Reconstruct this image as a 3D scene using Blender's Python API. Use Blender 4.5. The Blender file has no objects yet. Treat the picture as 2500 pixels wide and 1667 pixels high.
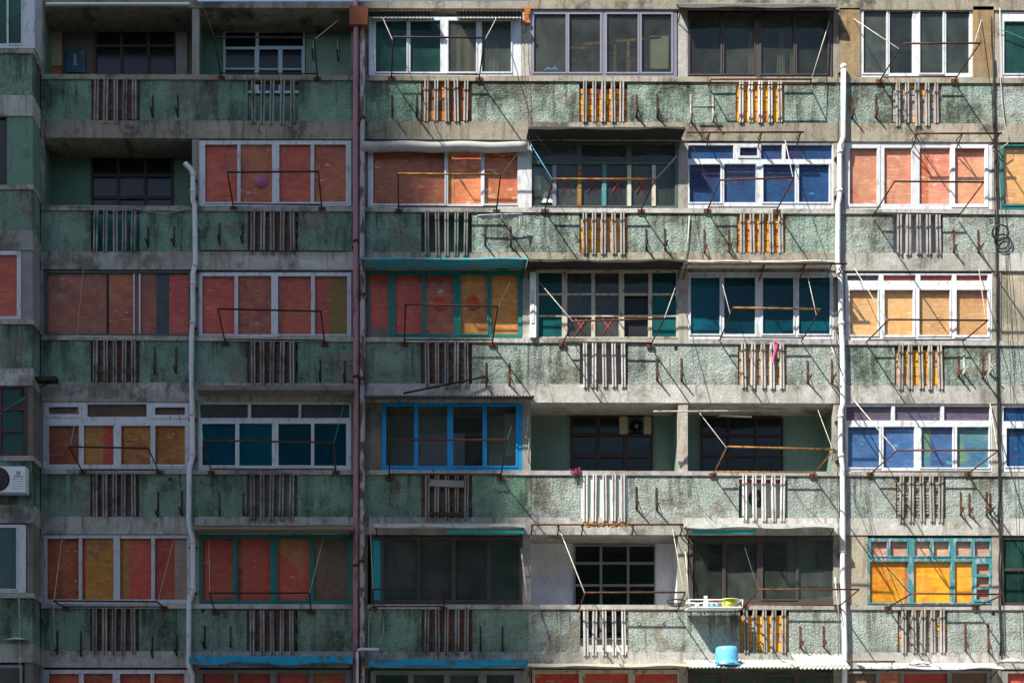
import bpy, bmesh, math, random
from mathutils import Vector, Matrix
R = math.radians
rnd = random.Random(11)
sc = bpy.context.scene
COL = sc.collection

# ------------------------------------------------------------------ camera
F_PX, CAM_D, CAM_Z, TILT = 3120.0, 30.0, 1.6, R(1.2)
PU, PV = 1000.0, 1935.0                       # optical axis in the 2500 x 1667 frame
cam_d = bpy.data.cameras.new('camera'); cam = bpy.data.objects.new('camera', cam_d); COL.objects.link(cam)
cam_d.sensor_width = 36.0; cam_d.lens = F_PX / 2500 * 36.0
cam_d.shift_x = (1250 - PU) / 2500; cam_d.shift_y = (PV - 833.5) / 2500
cam_d.clip_start = 0.5; cam_d.clip_end = 2000
cam.location = (0, -CAM_D, CAM_Z); cam.rotation_euler = (R(90) + TILT, 0, 0)
sc.camera = cam

# ------------------------------------------------------------------ light
SUN = Vector((1.2, 1.0, -1.85)).normalized()   # direction the light travels
w = bpy.data.worlds.new('World'); sc.world = w; w.use_nodes = True
wn = w.node_tree; wn.nodes.clear()
sky = wn.nodes.new('ShaderNodeTexSky'); sky.sky_type = 'NISHITA'; sky.sun_disc = False; sky.ozone_density = 2.0; sky.dust_density = 1.0; sky.air_density = 1.0
sky.sun_elevation = math.asin(-SUN.z); sky.sun_rotation = math.atan2(-SUN.x, -SUN.y)
bg = wn.nodes.new('ShaderNodeBackground'); bg.inputs['Strength'].default_value = 0.078
wo = wn.nodes.new('ShaderNodeOutputWorld')
wn.links.new(sky.outputs[0], bg.inputs[0]); wn.links.new(bg.outputs[0], wo.inputs[0])
sd = bpy.data.lights.new('sun', 'SUN'); sd.energy = 5.0; sd.angle = R(0.53); sd.color = (1.0, 0.955, 0.88)
so = bpy.data.objects.new('sun', sd); COL.objects.link(so)
so.rotation_euler = SUN.to_track_quat('-Z', 'Y').to_euler(); so.location = (-40, -40, 60)
sc.view_settings.view_transform = 'Standard'; sc.view_settings.look = 'None'
sc.view_settings.exposure = 1.14; sc.view_settings.gamma = 1.0
try:
    sc.cycles.max_bounces = 8; sc.cycles.transparent_max_bounces = 12; sc.cycles.use_denoising = True; sc.cycles.sample_clamp_indirect = 3.0
except Exception:
    pass

# ------------------------------------------------------------------ geometry helpers
_ct, _st = math.cos(TILT), math.sin(TILT)
def at(u, v, d=0.0):
    """point on the plane d metres in front of the facade that the photo shows at pixel (u, v)"""
    x = (u - PU) / F_PX; y = -(v - PV) / F_PX
    dx, dy, dz = x, _ct - y * _st, _st + y * _ct
    s = (CAM_D - d) / dy
    return Vector((dx * s, -d, CAM_Z + dz * s))
PX = F_PX / CAM_D                              # about 104 px per metre at the facade

class MB:
    def __init__(s): s.v = []; s.f = []; s.sm = False
    def prism(s, pts, dback):
        """front polygon (world points, ccw seen from the camera), pushed back by dback metres"""
        n = len(pts); b = len(s.v)
        s.v += [tuple(p) for p in pts] + [(p[0], p[1] + dback, p[2]) for p in pts]
        s.f.append(tuple(range(b, b + n))); s.f.append(tuple(range(b + 2 * n - 1, b + n - 1, -1)))
        for i in range(n):
            j = (i + 1) % n
            s.f.append((b + i, b + n + i, b + n + j, b + j))
        return s
    def rect(s, u0, v0, u1, v1, d1, t):
        return s.prism([at(u0, v1, d1), at(u1, v1, d1), at(u1, v0, d1), at(u0, v0, d1)], t)
    def quad(s, pts, d1, t):                   # pts px: bl, br, tr, tl
        return s.prism([at(p[0], p[1], d1) for p in pts], t)
    def box(s, a, b):
        x0, y0, z0 = a; x1, y1, z1 = b
        return s.prism([(x0, y0, z0), (x1, y0, z0), (x1, y0, z1), (x0, y0, z1)], y1 - y0)
    def tube(s, pts, r, n=6, r2=None, closed=False):
        pts = [Vector(p) for p in pts]; m = len(pts); b = len(s.v); s.sm = True
        up0 = Vector((0.13, 0.21, 0.97))
        for i, p in enumerate(pts):
            if closed: t = pts[(i + 1) % m] - pts[i - 1]
            else: t = pts[min(i + 1, m - 1)] - pts[max(i - 1, 0)]
            t.normalize()
            a = t.cross(up0 if abs(t.dot(up0)) < .9 else Vector((1, 0, 0))).normalized(); c = t.cross(a)
            rr = r if r2 is None else r + (r2 - r) * i / max(1, m - 1)
            for k in range(n):
                q = p + (a * math.cos(2 * math.pi * k / n) + c * math.sin(2 * math.pi * k / n)) * rr
                s.v.append(tuple(q))
        for i in range(m if closed else m - 1):
            for k in range(n):
                k2 = (k + 1) % n; i2 = (i + 1) % m
                s.f.append((b + i * n + k, b + i * n + k2, b + i2 * n + k2, b + i2 * n + k))
        if not closed:
            s.f.append(tuple(b + k for k in range(n - 1, -1, -1)))
            s.f.append(tuple(b + (m - 1) * n + k for k in range(n)))
        return s
    def lathe(s, prof, c, n=20):
        b = len(s.v); s.sm = True; m = len(prof)
        for (r, z) in prof:
            for k in range(n):
                a = 2 * math.pi * k / n
                s.v.append((c[0] + r * math.cos(a), c[1] + r * math.sin(a), c[2] + z))
        for i in range(m - 1):
            for k in range(n):
                k2 = (k + 1) % n
                s.f.append((b + i * n + k, b + i * n + k2, b + (i + 1) * n + k2, b + (i + 1) * n + k))
        s.f.append(tuple(b + k for k in range(n - 1, -1, -1)))
        s.f.append(tuple(b + (m - 1) * n + k for k in range(n)))
        return s
    def disc_y(s, prof, c, n=24):
        """lathe about the y axis: prof of (radius, distance outward)"""
        b = len(s.v); s.sm = True; m = len(prof)
        for (r, o) in prof:
            for k in range(n):
                a = 2 * math.pi * k / n
                s.v.append((c[0] + r * math.cos(a), c[1] - o, c[2] + r * math.sin(a)))
        for i in range(m - 1):
            for k in range(n):
                k2 = (k + 1) % n
                s.f.append((b + i * n + k, b + i * n + k2, b + (i + 1) * n + k2, b + (i + 1) * n + k))
        s.f.append(tuple(b + k for k in range(n - 1, -1, -1)))
        s.f.append(tuple(b + (m - 1) * n + k for k in range(n)))
        return s
    def frame(s, rect, holes, d1, t):
        """one connected frame: rect minus the hole rects (px), front at d1, t thick"""
        us = sorted(set([rect[0], rect[2]] + [x for h in holes for x in (h[0], h[2])]))
        vs = sorted(set([rect[1], rect[3]] + [x for h in holes for x in (h[1], h[3])]))
        nu, nv = len(us), len(vs); b = len(s.v)
        F = [[at(x, y, d1) for y in vs] for x in us]
        for bk in (0, 1):
            for i in range(nu):
                for j in range(nv):
                    p = F[i][j]; s.v.append((p[0], p[1] + bk * t, p[2]))
        idx = lambda i, j, bk: b + bk * nu * nv + i * nv + j
        def solid(i, j):
            if i < 0 or j < 0 or i >= nu - 1 or j >= nv - 1: return False
            cx, cy = (us[i] + us[i + 1]) / 2, (vs[j] + vs[j + 1]) / 2
            return not any(h[0] < cx < h[2] and h[1] < cy < h[3] for h in holes)
        for i in range(nu - 1):
            for j in range(nv - 1):
                if not solid(i, j): continue
                s.f.append((idx(i, j + 1, 0), idx(i + 1, j + 1, 0), idx(i + 1, j, 0), idx(i, j, 0)))
                s.f.append((idx(i, j, 1), idx(i + 1, j, 1), idx(i + 1, j + 1, 1), idx(i, j + 1, 1)))
                if not solid(i - 1, j): s.f.append((idx(i, j, 0), idx(i, j, 1), idx(i, j + 1, 1), idx(i, j + 1, 0)))
                if not solid(i + 1, j): s.f.append((idx(i + 1, j, 0), idx(i + 1, j + 1, 0), idx(i + 1, j + 1, 1), idx(i + 1, j, 1)))
                if not solid(i, j - 1): s.f.append((idx(i, j, 0), idx(i + 1, j, 0), idx(i + 1, j, 1), idx(i, j, 1)))
                if not solid(i, j + 1): s.f.append((idx(i, j + 1, 0), idx(i, j + 1, 1), idx(i + 1, j + 1, 1), idx(i + 1, j + 1, 0)))
        return s

ORG = {}
def thing(name, label, cat, loc, group=None, kind=None):
    o = bpy.data.objects.new(name, None); COL.objects.link(o); o.location = loc; o.empty_display_size = .2
    o['label'] = label; o['category'] = cat
    if group: o['group'] = group
    if kind: o['kind'] = kind
    ORG[o] = Vector(loc); return o
def obj(name, mb, m, parent=None, label=None, cat=None, group=None, kind=None):
    """links the collected shape as one mesh object; a part when parent is given"""
    if parent is not None: org = ORG[parent]
    else:
        n = len(mb.v); xs = [p[0] for p in mb.v]; ys = [p[1] for p in mb.v]; zs = [p[2] for p in mb.v]
        org = Vector(((min(xs) + max(xs)) / 2, (min(ys) + max(ys)) / 2, min(zs)))
    me = bpy.data.meshes.new(name)
    me.from_pydata([(p[0] - org.x, p[1] - org.y, p[2] - org.z) for p in mb.v], [], mb.f)
    if mb.sm:
        me.polygons.foreach_set('use_smooth', [len(p.vertices) == 4 for p in me.polygons])
    me.materials.append(MAT[m] if isinstance(m, str) else m); me.update()
    o = bpy.data.objects.new(name, me); COL.objects.link(o)
    if parent is not None: o.parent = parent
    else: o.location = org
    ORG[o] = org
    if label: o['label'] = label
    if cat: o['category'] = cat
    if group: o['group'] = group
    if kind: o['kind'] = kind
    return o

# ------------------------------------------------------------------ materials
MAT = {}
class G:
    def __init__(s, name):
        s.m = bpy.data.materials.new(name); s.m.use_nodes = True; s.t = s.m.node_tree; s.t.nodes.clear(); MAT[name] = s.m
        s.out = s.n('OutputMaterial'); s.pos = None
    def n(s, k, **kw):
        x = s.t.nodes.new('ShaderNode' + k)
        for a, b in kw.items(): setattr(x, a, b)
        return x
    def l(s, a, b): s.t.links.new(a, b)
    def P(s, sx=1, sy=1, sz=1, ox=0):
        if s.pos is None: s.pos = s.n('NewGeometry').outputs['Position']
        m = s.n('Mapping'); m.inputs['Scale'].default_value = (sx, sy, sz); m.inputs['Location'].default_value = (ox, ox * .7, ox * 1.3)
        s.l(s.pos, m.inputs['Vector']); return m.outputs[0]
    def noise(s, vec, scale=1, detail=4, rough=.6, dist=0):
        x = s.n('TexNoise'); s.l(vec, x.inputs['Vector'])
        x.inputs['Scale'].default_value = scale; x.inputs['Detail'].default_value = detail
        x.inputs['Roughness'].default_value = rough; x.inputs['Distortion'].default_value = dist
        return x.outputs['Fac']
    def ramp(s, fac, a, b, ca=0.0, cb=1.0):
        x = s.n('MapRange'); x.interpolation_type = 'SMOOTHSTEP'; s.l(fac, x.inputs['Value'])
        x.inputs['From Min'].default_value = a; x.inputs['From Max'].default_value = b
        x.inputs['To Min'].default_value = ca; x.inputs['To Max'].default_value = cb
        return x.outputs[0]
    def math(s, op, a, b):
        x = s.n('Math', operation=op)
        for i, q in enumerate((a, b)):
            if isinstance(q, (int, float)): x.inputs[i].default_value = q
            else: s.l(q, x.inputs[i])
        return x.outputs[0]
    def mix(s, fac, a, b, mode='MIX'):
        x = s.n('Mix', data_type='RGBA', blend_type=mode)
        if isinstance(fac, (int, float)): x.inputs[0].default_value = fac
        else: s.l(fac, x.inputs[0])
        for i, q in ((6, a), (7, b)):
            if isinstance(q, tuple): x.inputs[i].default_value = (*q, 1)
            else: s.l(q, x.inputs[i])
        return x.outputs[2]
    def rand(s, lo, hi):
        return s.ramp_lin(s.n('ObjectInfo').outputs['Random'], lo, hi)
    def ramp_lin(s, fac, lo, hi):
        x = s.n('MapRange'); s.l(fac, x.inputs['Value']); x.inputs['To Min'].default_value = lo; x.inputs['To Max'].default_value = hi
        return x.outputs[0]
    def bright(s, col, fac):
        x = s.n('HueSaturation'); s.l(fac, x.inputs['Value'])
        if isinstance(col, tuple): x.inputs['Color'].default_value = (*col, 1)
        else: s.l(col, x.inputs['Color'])
        return x.outputs[0]
    def drips(s, fx, lo, hi, k, off=0.0):
        gz = s.n('SeparateXYZ'); s.l(s.n('TexCoord').outputs['Generated'], gz.inputs[0])
        ln_ = s.ramp(s.noise(s.P(fx, fx, .25, off), 1.0, 4, .62), lo, hi, 0, 1.0)      # how far this drip runs
        d = s.math('SUBTRACT', gz.outputs[2], s.math('SUBTRACT', 1.0, ln_))
        pat = s.ramp(s.noise(s.P(.8, .8, .5, off + 5), 1.0, 4, .6), .38, .62, .12, 1.0)
        brk = s.ramp(s.noise(s.P(), 11, 4, .7), .3, .62, .4, 1.0)
        return s.math('MULTIPLY', s.math('MULTIPLY', s.ramp(d, -.05, .45, 0, k), pat), brk)
    def bump(s, h, strength=.5, dist=.01):
        x = s.n('Bump'); x.inputs['Strength'].default_value = strength; x.inputs['Distance'].default_value = dist
        s.l(h, x.inputs['Height']); return x.outputs[0]
    def bsdf(s, col, rough=.85, metal=0, nrm=None, spec=.3, emit=None):
        p = s.n('BsdfPrincipled')
        if isinstance(col, tuple): p.inputs['Base Color'].default_value = (*col, 1)
        else: s.l(col, p.inputs['Base Color'])
        if isinstance(rough, (int, float)): p.inputs['Roughness'].default_value = rough
        else: s.l(rough, p.inputs['Roughness'])
        p.inputs['Metallic'].default_value = metal; p.inputs['Specular IOR Level'].default_value = spec
        if nrm is not None: s.l(nrm, p.inputs['Normal'])
        s.l(p.outputs[0], s.out.inputs['Surface']); return p

def m_roughcast(name, c1, c2, grime=.8, sh=0.0):
    g = G(name); P = g.P()
    big = g.noise(P, .75, 6, .62); streak = g.noise(g.P(3.2, 3.2, .45), 1.0, 5, .65)
    mid = g.noise(P, 2.6, 5, .6); tiny = g.noise(P, 26, 3, .6)
    col = g.mix(g.ramp(mid, .35, .7), c1, c2)
    col = g.mix(g.rand(0, .45), col, tuple(.5 * x + .5 * y for x, y in zip(c1, (.36, .37, .33))))
    cem = g.ramp(g.noise(g.P(1, 1, 1, 7.3), .9, 7, .62), .555, .61, 0, .8)
    col = g.mix(cem, col, (.25, .235, .185))
    drip = g.ramp(g.noise(g.P(11, 11, .5, 1.7), 1.0, 4, .6), .55, .72, 0, .7)
    wet = g.ramp(g.noise(g.P(.9, .9, .9, 12.0), 1.0, 4, .6), .42, .6)
    col = g.mix(g.math('MULTIPLY', drip, wet), col, (.07, .075, .055))
    m = g.math('ADD', g.math('MULTIPLY', big, .55), g.math('MULTIPLY', streak, .45))
    gm = g.ramp(m, .49 - sh, .62 - sh, 0, grime)
    gm = g.math('MULTIPLY', gm, g.ramp(g.noise(P, 9, 5, .7), .3, .6, .45, 1.0))
    col = g.mix(gm, col, (.048, .052, .038))
    col = g.mix(g.drips(7, .46, .72, .75, 31.0), col, (.045, .048, .034))
    col = g.mix(g.drips(16, .60, .78, .8, 44.0), col, (.085, .06, .03))
    rusty = g.ramp(g.noise(g.P(9, 9, .45, 3.1), 1.0, 4, .6), .66, .78, 0, .7)
    col = g.mix(rusty, col, (.20, .095, .03))
    col = g.mix(g.ramp(tiny, .38, .5, .5, 0), col, (.05, .06, .048))
    h = g.math('ADD', g.noise(P, 21, 3, .65, .6), g.math('MULTIPLY', g.noise(P, 60, 2), .3))
    flat = g.ramp(g.noise(g.P(1, 1, 1, 20), 1.3, 3), .35, .6, .45, 1.0)
    g.bsdf(col, .92, 0, g.bump(g.math('MULTIPLY', h, flat), 1.0, .085), .15)

def m_concrete(name, c1, c2, stain=(.10, .06, .025), dark=.6, amt=.6, white=0.0, sc_=1.0):
    g = G(name); P = g.P()
    col = g.mix(g.ramp(g.noise(P, 2.2 * sc_, 6, .65), .32, .7), c1, c2)
    st = g.ramp(g.noise(g.P(8, 8, .7, 2.0), 1.0, 5, .65), .5, .66, 0, amt)
    col = g.mix(st, col, stain)
    dk = g.ramp(g.noise(g.P(1.3, 1.3, 1.3, 5.0), 1.0, 6, .68), .5, .66, 0, dark)
    col = g.mix(g.ramp(g.noise(g.P(.6, .6, .6, 15.0), 1.0, 4), .4, .6, 0, .35), col, (.19, .20, .145))
    col = g.mix(dk, col, (.045, .044, .034))
    col = g.mix(g.drips(9, .50, .74, min(.8, dark + .1), 61.0), col, (.055, .048, .034))
    if white:
        wh = g.ramp(g.noise(g.P(2.5, 2.5, 2, 9.0), 1.0, 6, .7), .56, .66, 0, white)
        col = g.mix(wh, col, (.6, .6, .58))
    col = g.mix(g.ramp(g.noise(P, 30, 3, .6), .3, .5, .35, 0), col, (.05, .045, .04))
    col = g.bright(col, g.rand(.85, 1.12))
    h = g.math('ADD', g.noise(P, 9, 6, .7), g.math('MULTIPLY', g.noise(P, 45, 2), .4))
    g.bsdf(col, .9, 0, g.bump(h, .6, .02), .2)

def m_paint(name, c, rough=.55, wear=None, amt=.4, metal=0, thr=.55, sc_=4.0, streak=True, spec=.35):
    g = G(name)
    col = g.mix(g.ramp(g.noise(g.P(), 6, 4), .3, .7, 0, .35), c, tuple(x * .72 for x in c))
    if wear:
        v = g.P(2.2, 2.2, .8) if streak else g.P()
        k = g.ramp(g.noise(v, sc_, 6, .68), thr, thr + .1, 0, amt)
        col = g.mix(k, col, wear)
    col = g.bright(col, g.rand(.9, 1.08))
    g.bsdf(col, rough, metal, g.bump(g.noise(g.P(), 14, 4), .25, .01), spec)

def m_board(name, c1, c2, c3=None, peel=0.0, peelc=(.72, .52, .33), off=0.0, rough=.8, thr=(.42, .62)):
    g = G(name)
    grain = g.noise(g.P(1.3, 1.3, 13, off), 1.0, 6, .72, .9)
    big = g.noise(g.P(.9, .9, 1.3, off + 4), 1.0, 5, .62)
    col = g.mix(g.ramp(g.math('ADD', g.math('MULTIPLY', grain, .35), g.math('MULTIPLY', big, .65)), thr[0], thr[1]), c1, c2)
    if c3: col = g.mix(g.ramp(g.noise(g.P(.8, .8, .9, off + 11), 1.0, 4, .55), .52, .62, 0, .85), col, c3)
    col = g.mix(g.ramp(grain, .53, .72, 0, .6), col, tuple(x * .38 for x in c1))
    col = g.mix(g.ramp(g.noise(g.P(2.2, 2.2, 24, off + 6), 1.0, 4, .65, .5), .54, .66, 0, .6), col, tuple(min(1, x * 1.5 + .004) for x in c2))
    mott = g.noise(g.P(1, 1, 1, off), 7, 5, .7)
    col = g.mix(g.ramp(mott, .46, .68, 0, .6), col, tuple(min(1, x * 1.35) for x in c2))
    if peel:
        pk = g.ramp(g.noise(g.P(3.2, 3.2, 9, off + 2), 1.0, 5, .7), .665 - peel * .12, .70 - peel * .12, 0, .85)
        col = g.mix(pk, col, peelc)
    fade = g.ramp(g.noise(g.P(1.3, 1.3, 1.9, off + 17), 1.0, 6, .7), .48, .66, 0, .45)
    col = g.mix(g.ramp(g.noise(g.P(1.7, 1.7, 1.2, off + 23), 1.0, 6, .7), .52, .66, 0, .5), col, tuple(x * .5 for x in c1))
    col = g.mix(fade, col, tuple(min(1, x * .8 + .06) if max(c1) > .3 else x * 1.2 for x in c2))
    nails = g.ramp(g.noise(g.P(1, 1, 1, off + 3), 16, 2), .74, .78, 0, .7)
    col = g.mix(nails, col, (.05, .03, .025))
    col = g.bright(col, g.rand(.82, 1.15))
    g.bsdf(col, rough, 0, g.bump(grain, .35, .012), .25)

def m_glass(name, tint, refl=.9, haze=0.0, hazec=(.2, .24, .22)):
    g = G(name)
    tr = g.n('BsdfTransparent'); tr.inputs[0].default_value = (*tint, 1)
    gl = g.n('BsdfGlossy'); gl.inputs['Roughness'].default_value = .02
    nb = g.bump(g.noise(g.P(), 1.7, 2), .07, .05); g.l(nb, gl.inputs['Normal'])
    fr = g.n('Fresnel'); fr.inputs['IOR'].default_value = 1.45
    a = g.n('MixShader'); g.l(g.math('MULTIPLY', fr.outputs[0], refl), a.inputs[0]); g.l(tr.outputs[0], a.inputs[1]); g.l(gl.outputs[0], a.inputs[2])
    last = a.outputs[0]
    if haze:
        df = g.n('BsdfDiffuse'); df.inputs[0].default_value = (*hazec, 1)
        b = g.n('MixShader')
        g.l(g.math('MULTIPLY', g.ramp(g.noise(g.P(1.5, 1.5, 1.1), 1.6, 4, .6), .3, .75, haze * .55, haze * 1.25), g.rand(.55, 1.5)), b.inputs[0])
        g.l(last, b.inputs[1]); g.l(df.outputs[0], b.inputs[2]); last = b.outputs[0]
    g.l(last, g.out.inputs['Surface'])

def m_rust(name, c1, c2, rough=.8):
    g = G(name)
    col = g.mix(g.ramp(g.noise(g.P(), 9, 5, .7), .4, .62), c1, c2)
    g.bsdf(col, rough, .0, g.bump(g.noise(g.P(), 60, 3), .4, .005), .25)

m_roughcast('roughcast', (.395, .445, .405), (.30, .365, .32), .85, .012)
m_roughcast('grimy_roughcast', (.33, .42, .355), (.25, .345, .28), .92, .045)
m_roughcast('shade_green_roughcast', (.24, .385, .285), (.175, .315, .22), .85, .015)  # greener copy of roughcast, shade tint painted in for the shaded left bays
m_concrete('slab_concrete', (.49, .475, .435), (.37, .355, .32), amt=.45, dark=.6, white=.5)
m_concrete('coping_concrete', (.47, .455, .425), (.35, .335, .305), amt=.4, dark=.65, white=.3)
m_concrete('stained_concrete', (.37, .325, .255), (.26, .225, .17), amt=.6, dark=.8, white=.12)
m_concrete('pillar_concrete', (.42, .39, .34), (.31, .28, .24), amt=.35, dark=.5)
m_concrete('tan_render', (.36, .24, .115), (.27, .17, .08), dark=.85, amt=.3)
m_concrete('cracked_render', (.46, .40, .31), (.36, .30, .22), dark=.45, amt=.5)
m_concrete('grey_render', (.22, .20, .175), (.155, .14, .12), dark=.5, amt=.2)
m_concrete('lilac_render', (.36, .33, .345), (.28, .26, .27), dark=.15, amt=.1)
m_concrete('white_render', (.86, .86, .89), (.80, .80, .84), dark=.08, amt=.03)
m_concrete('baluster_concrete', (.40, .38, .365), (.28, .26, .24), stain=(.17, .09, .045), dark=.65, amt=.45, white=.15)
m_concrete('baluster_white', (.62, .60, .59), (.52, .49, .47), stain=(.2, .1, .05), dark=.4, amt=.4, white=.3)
m_paint('green_wall', (.15, .27, .185), .9, (.07, .10, .07), .5)
m_paint('mint_wall', (.20, .29, .225), .9, (.16, .2, .15), .4)
m_paint('teal_panel', (.02, .18, .13), .7, (.01, .05, .04), .5)
m_paint('brown_wall', (.13, .11, .085), .9)
m_paint('mint_sheet', (.50, .60, .54), .6, (.3, .34, .3), .25)
m_paint('white_sheet', (.58, .58, .59), .65, (.30, .29, .27), .6, thr=.5)
m_paint('grey_sheet', (.33, .32, .36), .6)
for i, (a, b) in enumerate([((.66, .27, .02), (.72, .35, .025)), ((.56, .18, .035), (.64, .26, .04)), ((.58, .33, .16), (.48, .25, .11)), ((.42, .13, .035), (.5, .19, .05))]):
    m_board('brick_%d' % i, a, b, None, .35, (.45, .4, .33), off=i * 3.3, rough=.9)
m_board('brick_pale', (.47, .34, .22), (.40, .25, .13), (.36, .29, .2), .5, (.5, .45, .38), off=5, rough=.9)
m_board('brick_grey', (.22, .205, .185), (.30, .28, .255), (.15, .13, .105), .4, (.36, .33, .29), off=8, rough=.95)
m_board('brick_dark', (.24, .085, .035), (.17, .075, .035), (.13, .10, .075), .2, (.25, .2, .16), off=9, rough=.95)
m_concrete('mortar', (.26, .21, .16), (.18, .14, .10), dark=.6)
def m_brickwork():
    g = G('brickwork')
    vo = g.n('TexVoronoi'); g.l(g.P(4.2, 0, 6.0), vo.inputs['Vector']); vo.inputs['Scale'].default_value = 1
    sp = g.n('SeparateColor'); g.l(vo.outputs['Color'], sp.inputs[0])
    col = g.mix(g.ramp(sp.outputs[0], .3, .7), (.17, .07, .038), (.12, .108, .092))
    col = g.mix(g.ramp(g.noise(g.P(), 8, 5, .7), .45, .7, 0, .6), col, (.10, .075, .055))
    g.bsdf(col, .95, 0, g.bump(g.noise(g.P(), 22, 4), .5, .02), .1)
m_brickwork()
# frames
m_paint('white_frame', (.56, .585, .61), .5, (.27, .25, .21), .65, thr=.53)
m_paint('white_pvc', (.62, .63, .645), .45, (.32, .29, .24), .6, thr=.54)
m_paint('cream_frame', (.50, .46, .36), .6, (.22, .10, .04), .85, thr=.53)
m_paint('pale_blue_frame', (.45, .58, .64), .5, (.3, .3, .28), .4)
m_paint('grey_alloy', (.22, .21, .25), .4, (.12, .11, .12), .3, metal=.3)
m_paint('lilac_alloy', (.25, .24, .285), .4, (.2, .19, .2), .3, metal=.2)
m_paint('brown_frame', (.065, .052, .044), .5, (.06, .045, .035), .4)
m_paint('dark_wood', (.055, .03, .025), .7, (.09, .06, .05), .4)
m_paint('red_wood', (.12, .025, .025), .65, (.05, .02, .02), .5)
m_paint('teal_frame', (.012, .17, .15), .5, (.05, .12, .11), .4)
m_paint('worn_teal_frame', (.05, .22, .24), .65, (.35, .36, .38), .85, thr=.50)
m_paint('bright_blue_frame', (.008, .27, .58), .55, (.05, .16, .30), .5, thr=.52)
m_paint('dark_green_frame', (.06, .095, .075), .6, (.1, .1, .08), .4)
m_paint('grey_frame', (.20, .215, .20), .6, (.12, .11, .1), .4)
# sheets and metal
m_paint('turquoise_paint', (.03, .36, .46), .5, (.20, .24, .23), .8, thr=.48, streak=False)
m_paint('blue_paint', (.01, .27, .45), .5, (.07, .10, .09), .85, thr=.52, streak=False, sc_=2.5)
m_paint('white_tarp', (.52, .52, .50), .7, (.26, .29, .28), .7, thr=.5, streak=False)
m_paint('cream_tarp', (.52, .48, .38), .6, (.3, .22, .12), .6, thr=.58, streak=False)
m_paint('grey_vinyl', (.40, .40, .38), .5, (.2, .17, .13), .5, streak=False)
m_paint('beige_timber', (.24, .215, .15), .8, (.1, .08, .05), .5)
m_paint('dark_sheet', (.03, .028, .025), .8, (.02, .02, .018), .5)
m_paint('corrugated_grey', (.10, .10, .098), .7, (.07, .06, .05), .6)
m_paint('corrugated_dark', (.045, .045, .042), .85, (.09, .07, .05), .4)
m_paint('corrugated_green', (.36, .41, .35), .6, (.28, .25, .18), .6, thr=.5)
m_paint('teal_sheet', (.01, .30, .31), .5)
m_rust('rust', (.06, .022, .012), (.13, .05, .02))
m_rust('dark_steel', (.028, .022, .02), (.06, .03, .02))
m_rust('yellow_rust', (.36, .18, .035), (.13, .05, .018))
m_rust('pole_white', (.50, .49, .46), (.34, .28, .22))
m_rust('rope_cream', (.5, .47, .38), (.4, .36, .28))
m_rust('rope_green', (.03, .35, .28), (.04, .28, .2))
m_rust('rope_blue', (.05, .22, .42), (.1, .3, .45))
m_rust('wire_dark', (.02, .02, .02), (.04, .035, .03))
m_rust('wire_thin', (.12, .10, .08), (.08, .07, .06))
m_paint('pink_pipe', (.42, .21, .24), .65, (.24, .08, .07), .75, thr=.5, sc_=1.6)
m_paint('rust_pipe', (.42, .38, .40), .6, (.11, .045, .022), .95, thr=.47, sc_=2.2)
m_paint('hopper_red', (.24, .065, .025), .7, (.12, .04, .02), .6)
m_paint('blue_plastic', (.13, .45, .76), .35)
m_paint('yellow_plastic', (.62, .66, .12), .35)
m_paint('red_plastic', (.50, .05, .03), .4)
m_paint('pink_cloth', (.75, .09, .25), .8)
m_paint('pink_plastic', (.36, .10, .20), .6, (.25, .05, .1), .6, streak=False, sc_=12)
m_paint('orange_plastic', (.55, .07, .02), .5)
m_paint('white_enamel', (.74, .77, .77), .35, (.5, .5, .48), .3)
m_paint('black_plastic', (.012, .012, .013), .5)
m_paint('cream_panel', (.42, .37, .22), .7)
m_paint('print_blue', (.012, .10, .16), .5, (.10, .16, .17), .7, thr=.5, streak=False, sc_=3)
m_paint('flower_magenta', (.35, .03, .14), .8, (.15, .01, .06), .8, streak=False, sc_=20)
m_paint('leaf_green', (.05, .10, .025), .8, (.1, .12, .04), .5, streak=False, sc_=20)
m_paint('curtain_beige', (.34, .27, .17), .9)
m_paint('curtain_brown', (.20, .145, .07), .9)
m_paint('red_cloth', (.25, .025, .02), .9)
m_paint('red_spray', (.60, .03, .035), .7)
G('dark_glass').bsdf((.006, .011, .010), .16, 0, None, .35)
G('teal_glass').bsdf((.004, .045, .052), .1, 0, None, .35)
m_paint('grey_plastic', (.2, .2, .2), .5)
m_paint('asphalt', (.055, .055, .056), .9, (.09, .09, .088), .5, streak=False, sc_=1)
m_paint('pavement', (.34, .33, .31), .9, (.22, .21, .2), .5, streak=False, sc_=1)
m_paint('tower_render', (.32, .31, .30), .85, (.22, .21, .2), .4)
# boards
m_board('board_red', (0.469, 0.073, 0.046), (0.580, 0.127, 0.053), None, 0, off=1)
m_board('board_redA', (0.497, 0.058, 0.048), (0.552, 0.112, 0.058), None, .1, off=21)
m_board('board_rust', (0.414, 0.083, 0.043), (0.511, 0.156, 0.058), (.28, .06, .05), .3, off=31)
m_board('board_brown', (0.304, 0.083, 0.048), (0.373, 0.127, 0.053), (.19, .045, .04), .15, off=41)
m_board('board_orange', (.60, .145, .07), (.64, .22, .08), None, .75, (.85, .65, .4), off=51)
m_board('board_pink', (.66, .235, .17), (.70, .35, .17), (.62, .17, .13), .45, (.8, .62, .35), off=61)
m_board('board_tan', (.66, .33, .12), (.70, .42, .17), (.62, .22, .12), .45, (.8, .7, .5), off=71)
m_board('board_amber', (.72, .25, .045), (.74, .38, .07), (.62, .13, .05), .2, off=81)
m_board('board_gold', (.80, .34, .012), (.84, .42, .02), (.74, .22, .02), .35, (.9, .72, .4), off=91)
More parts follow.
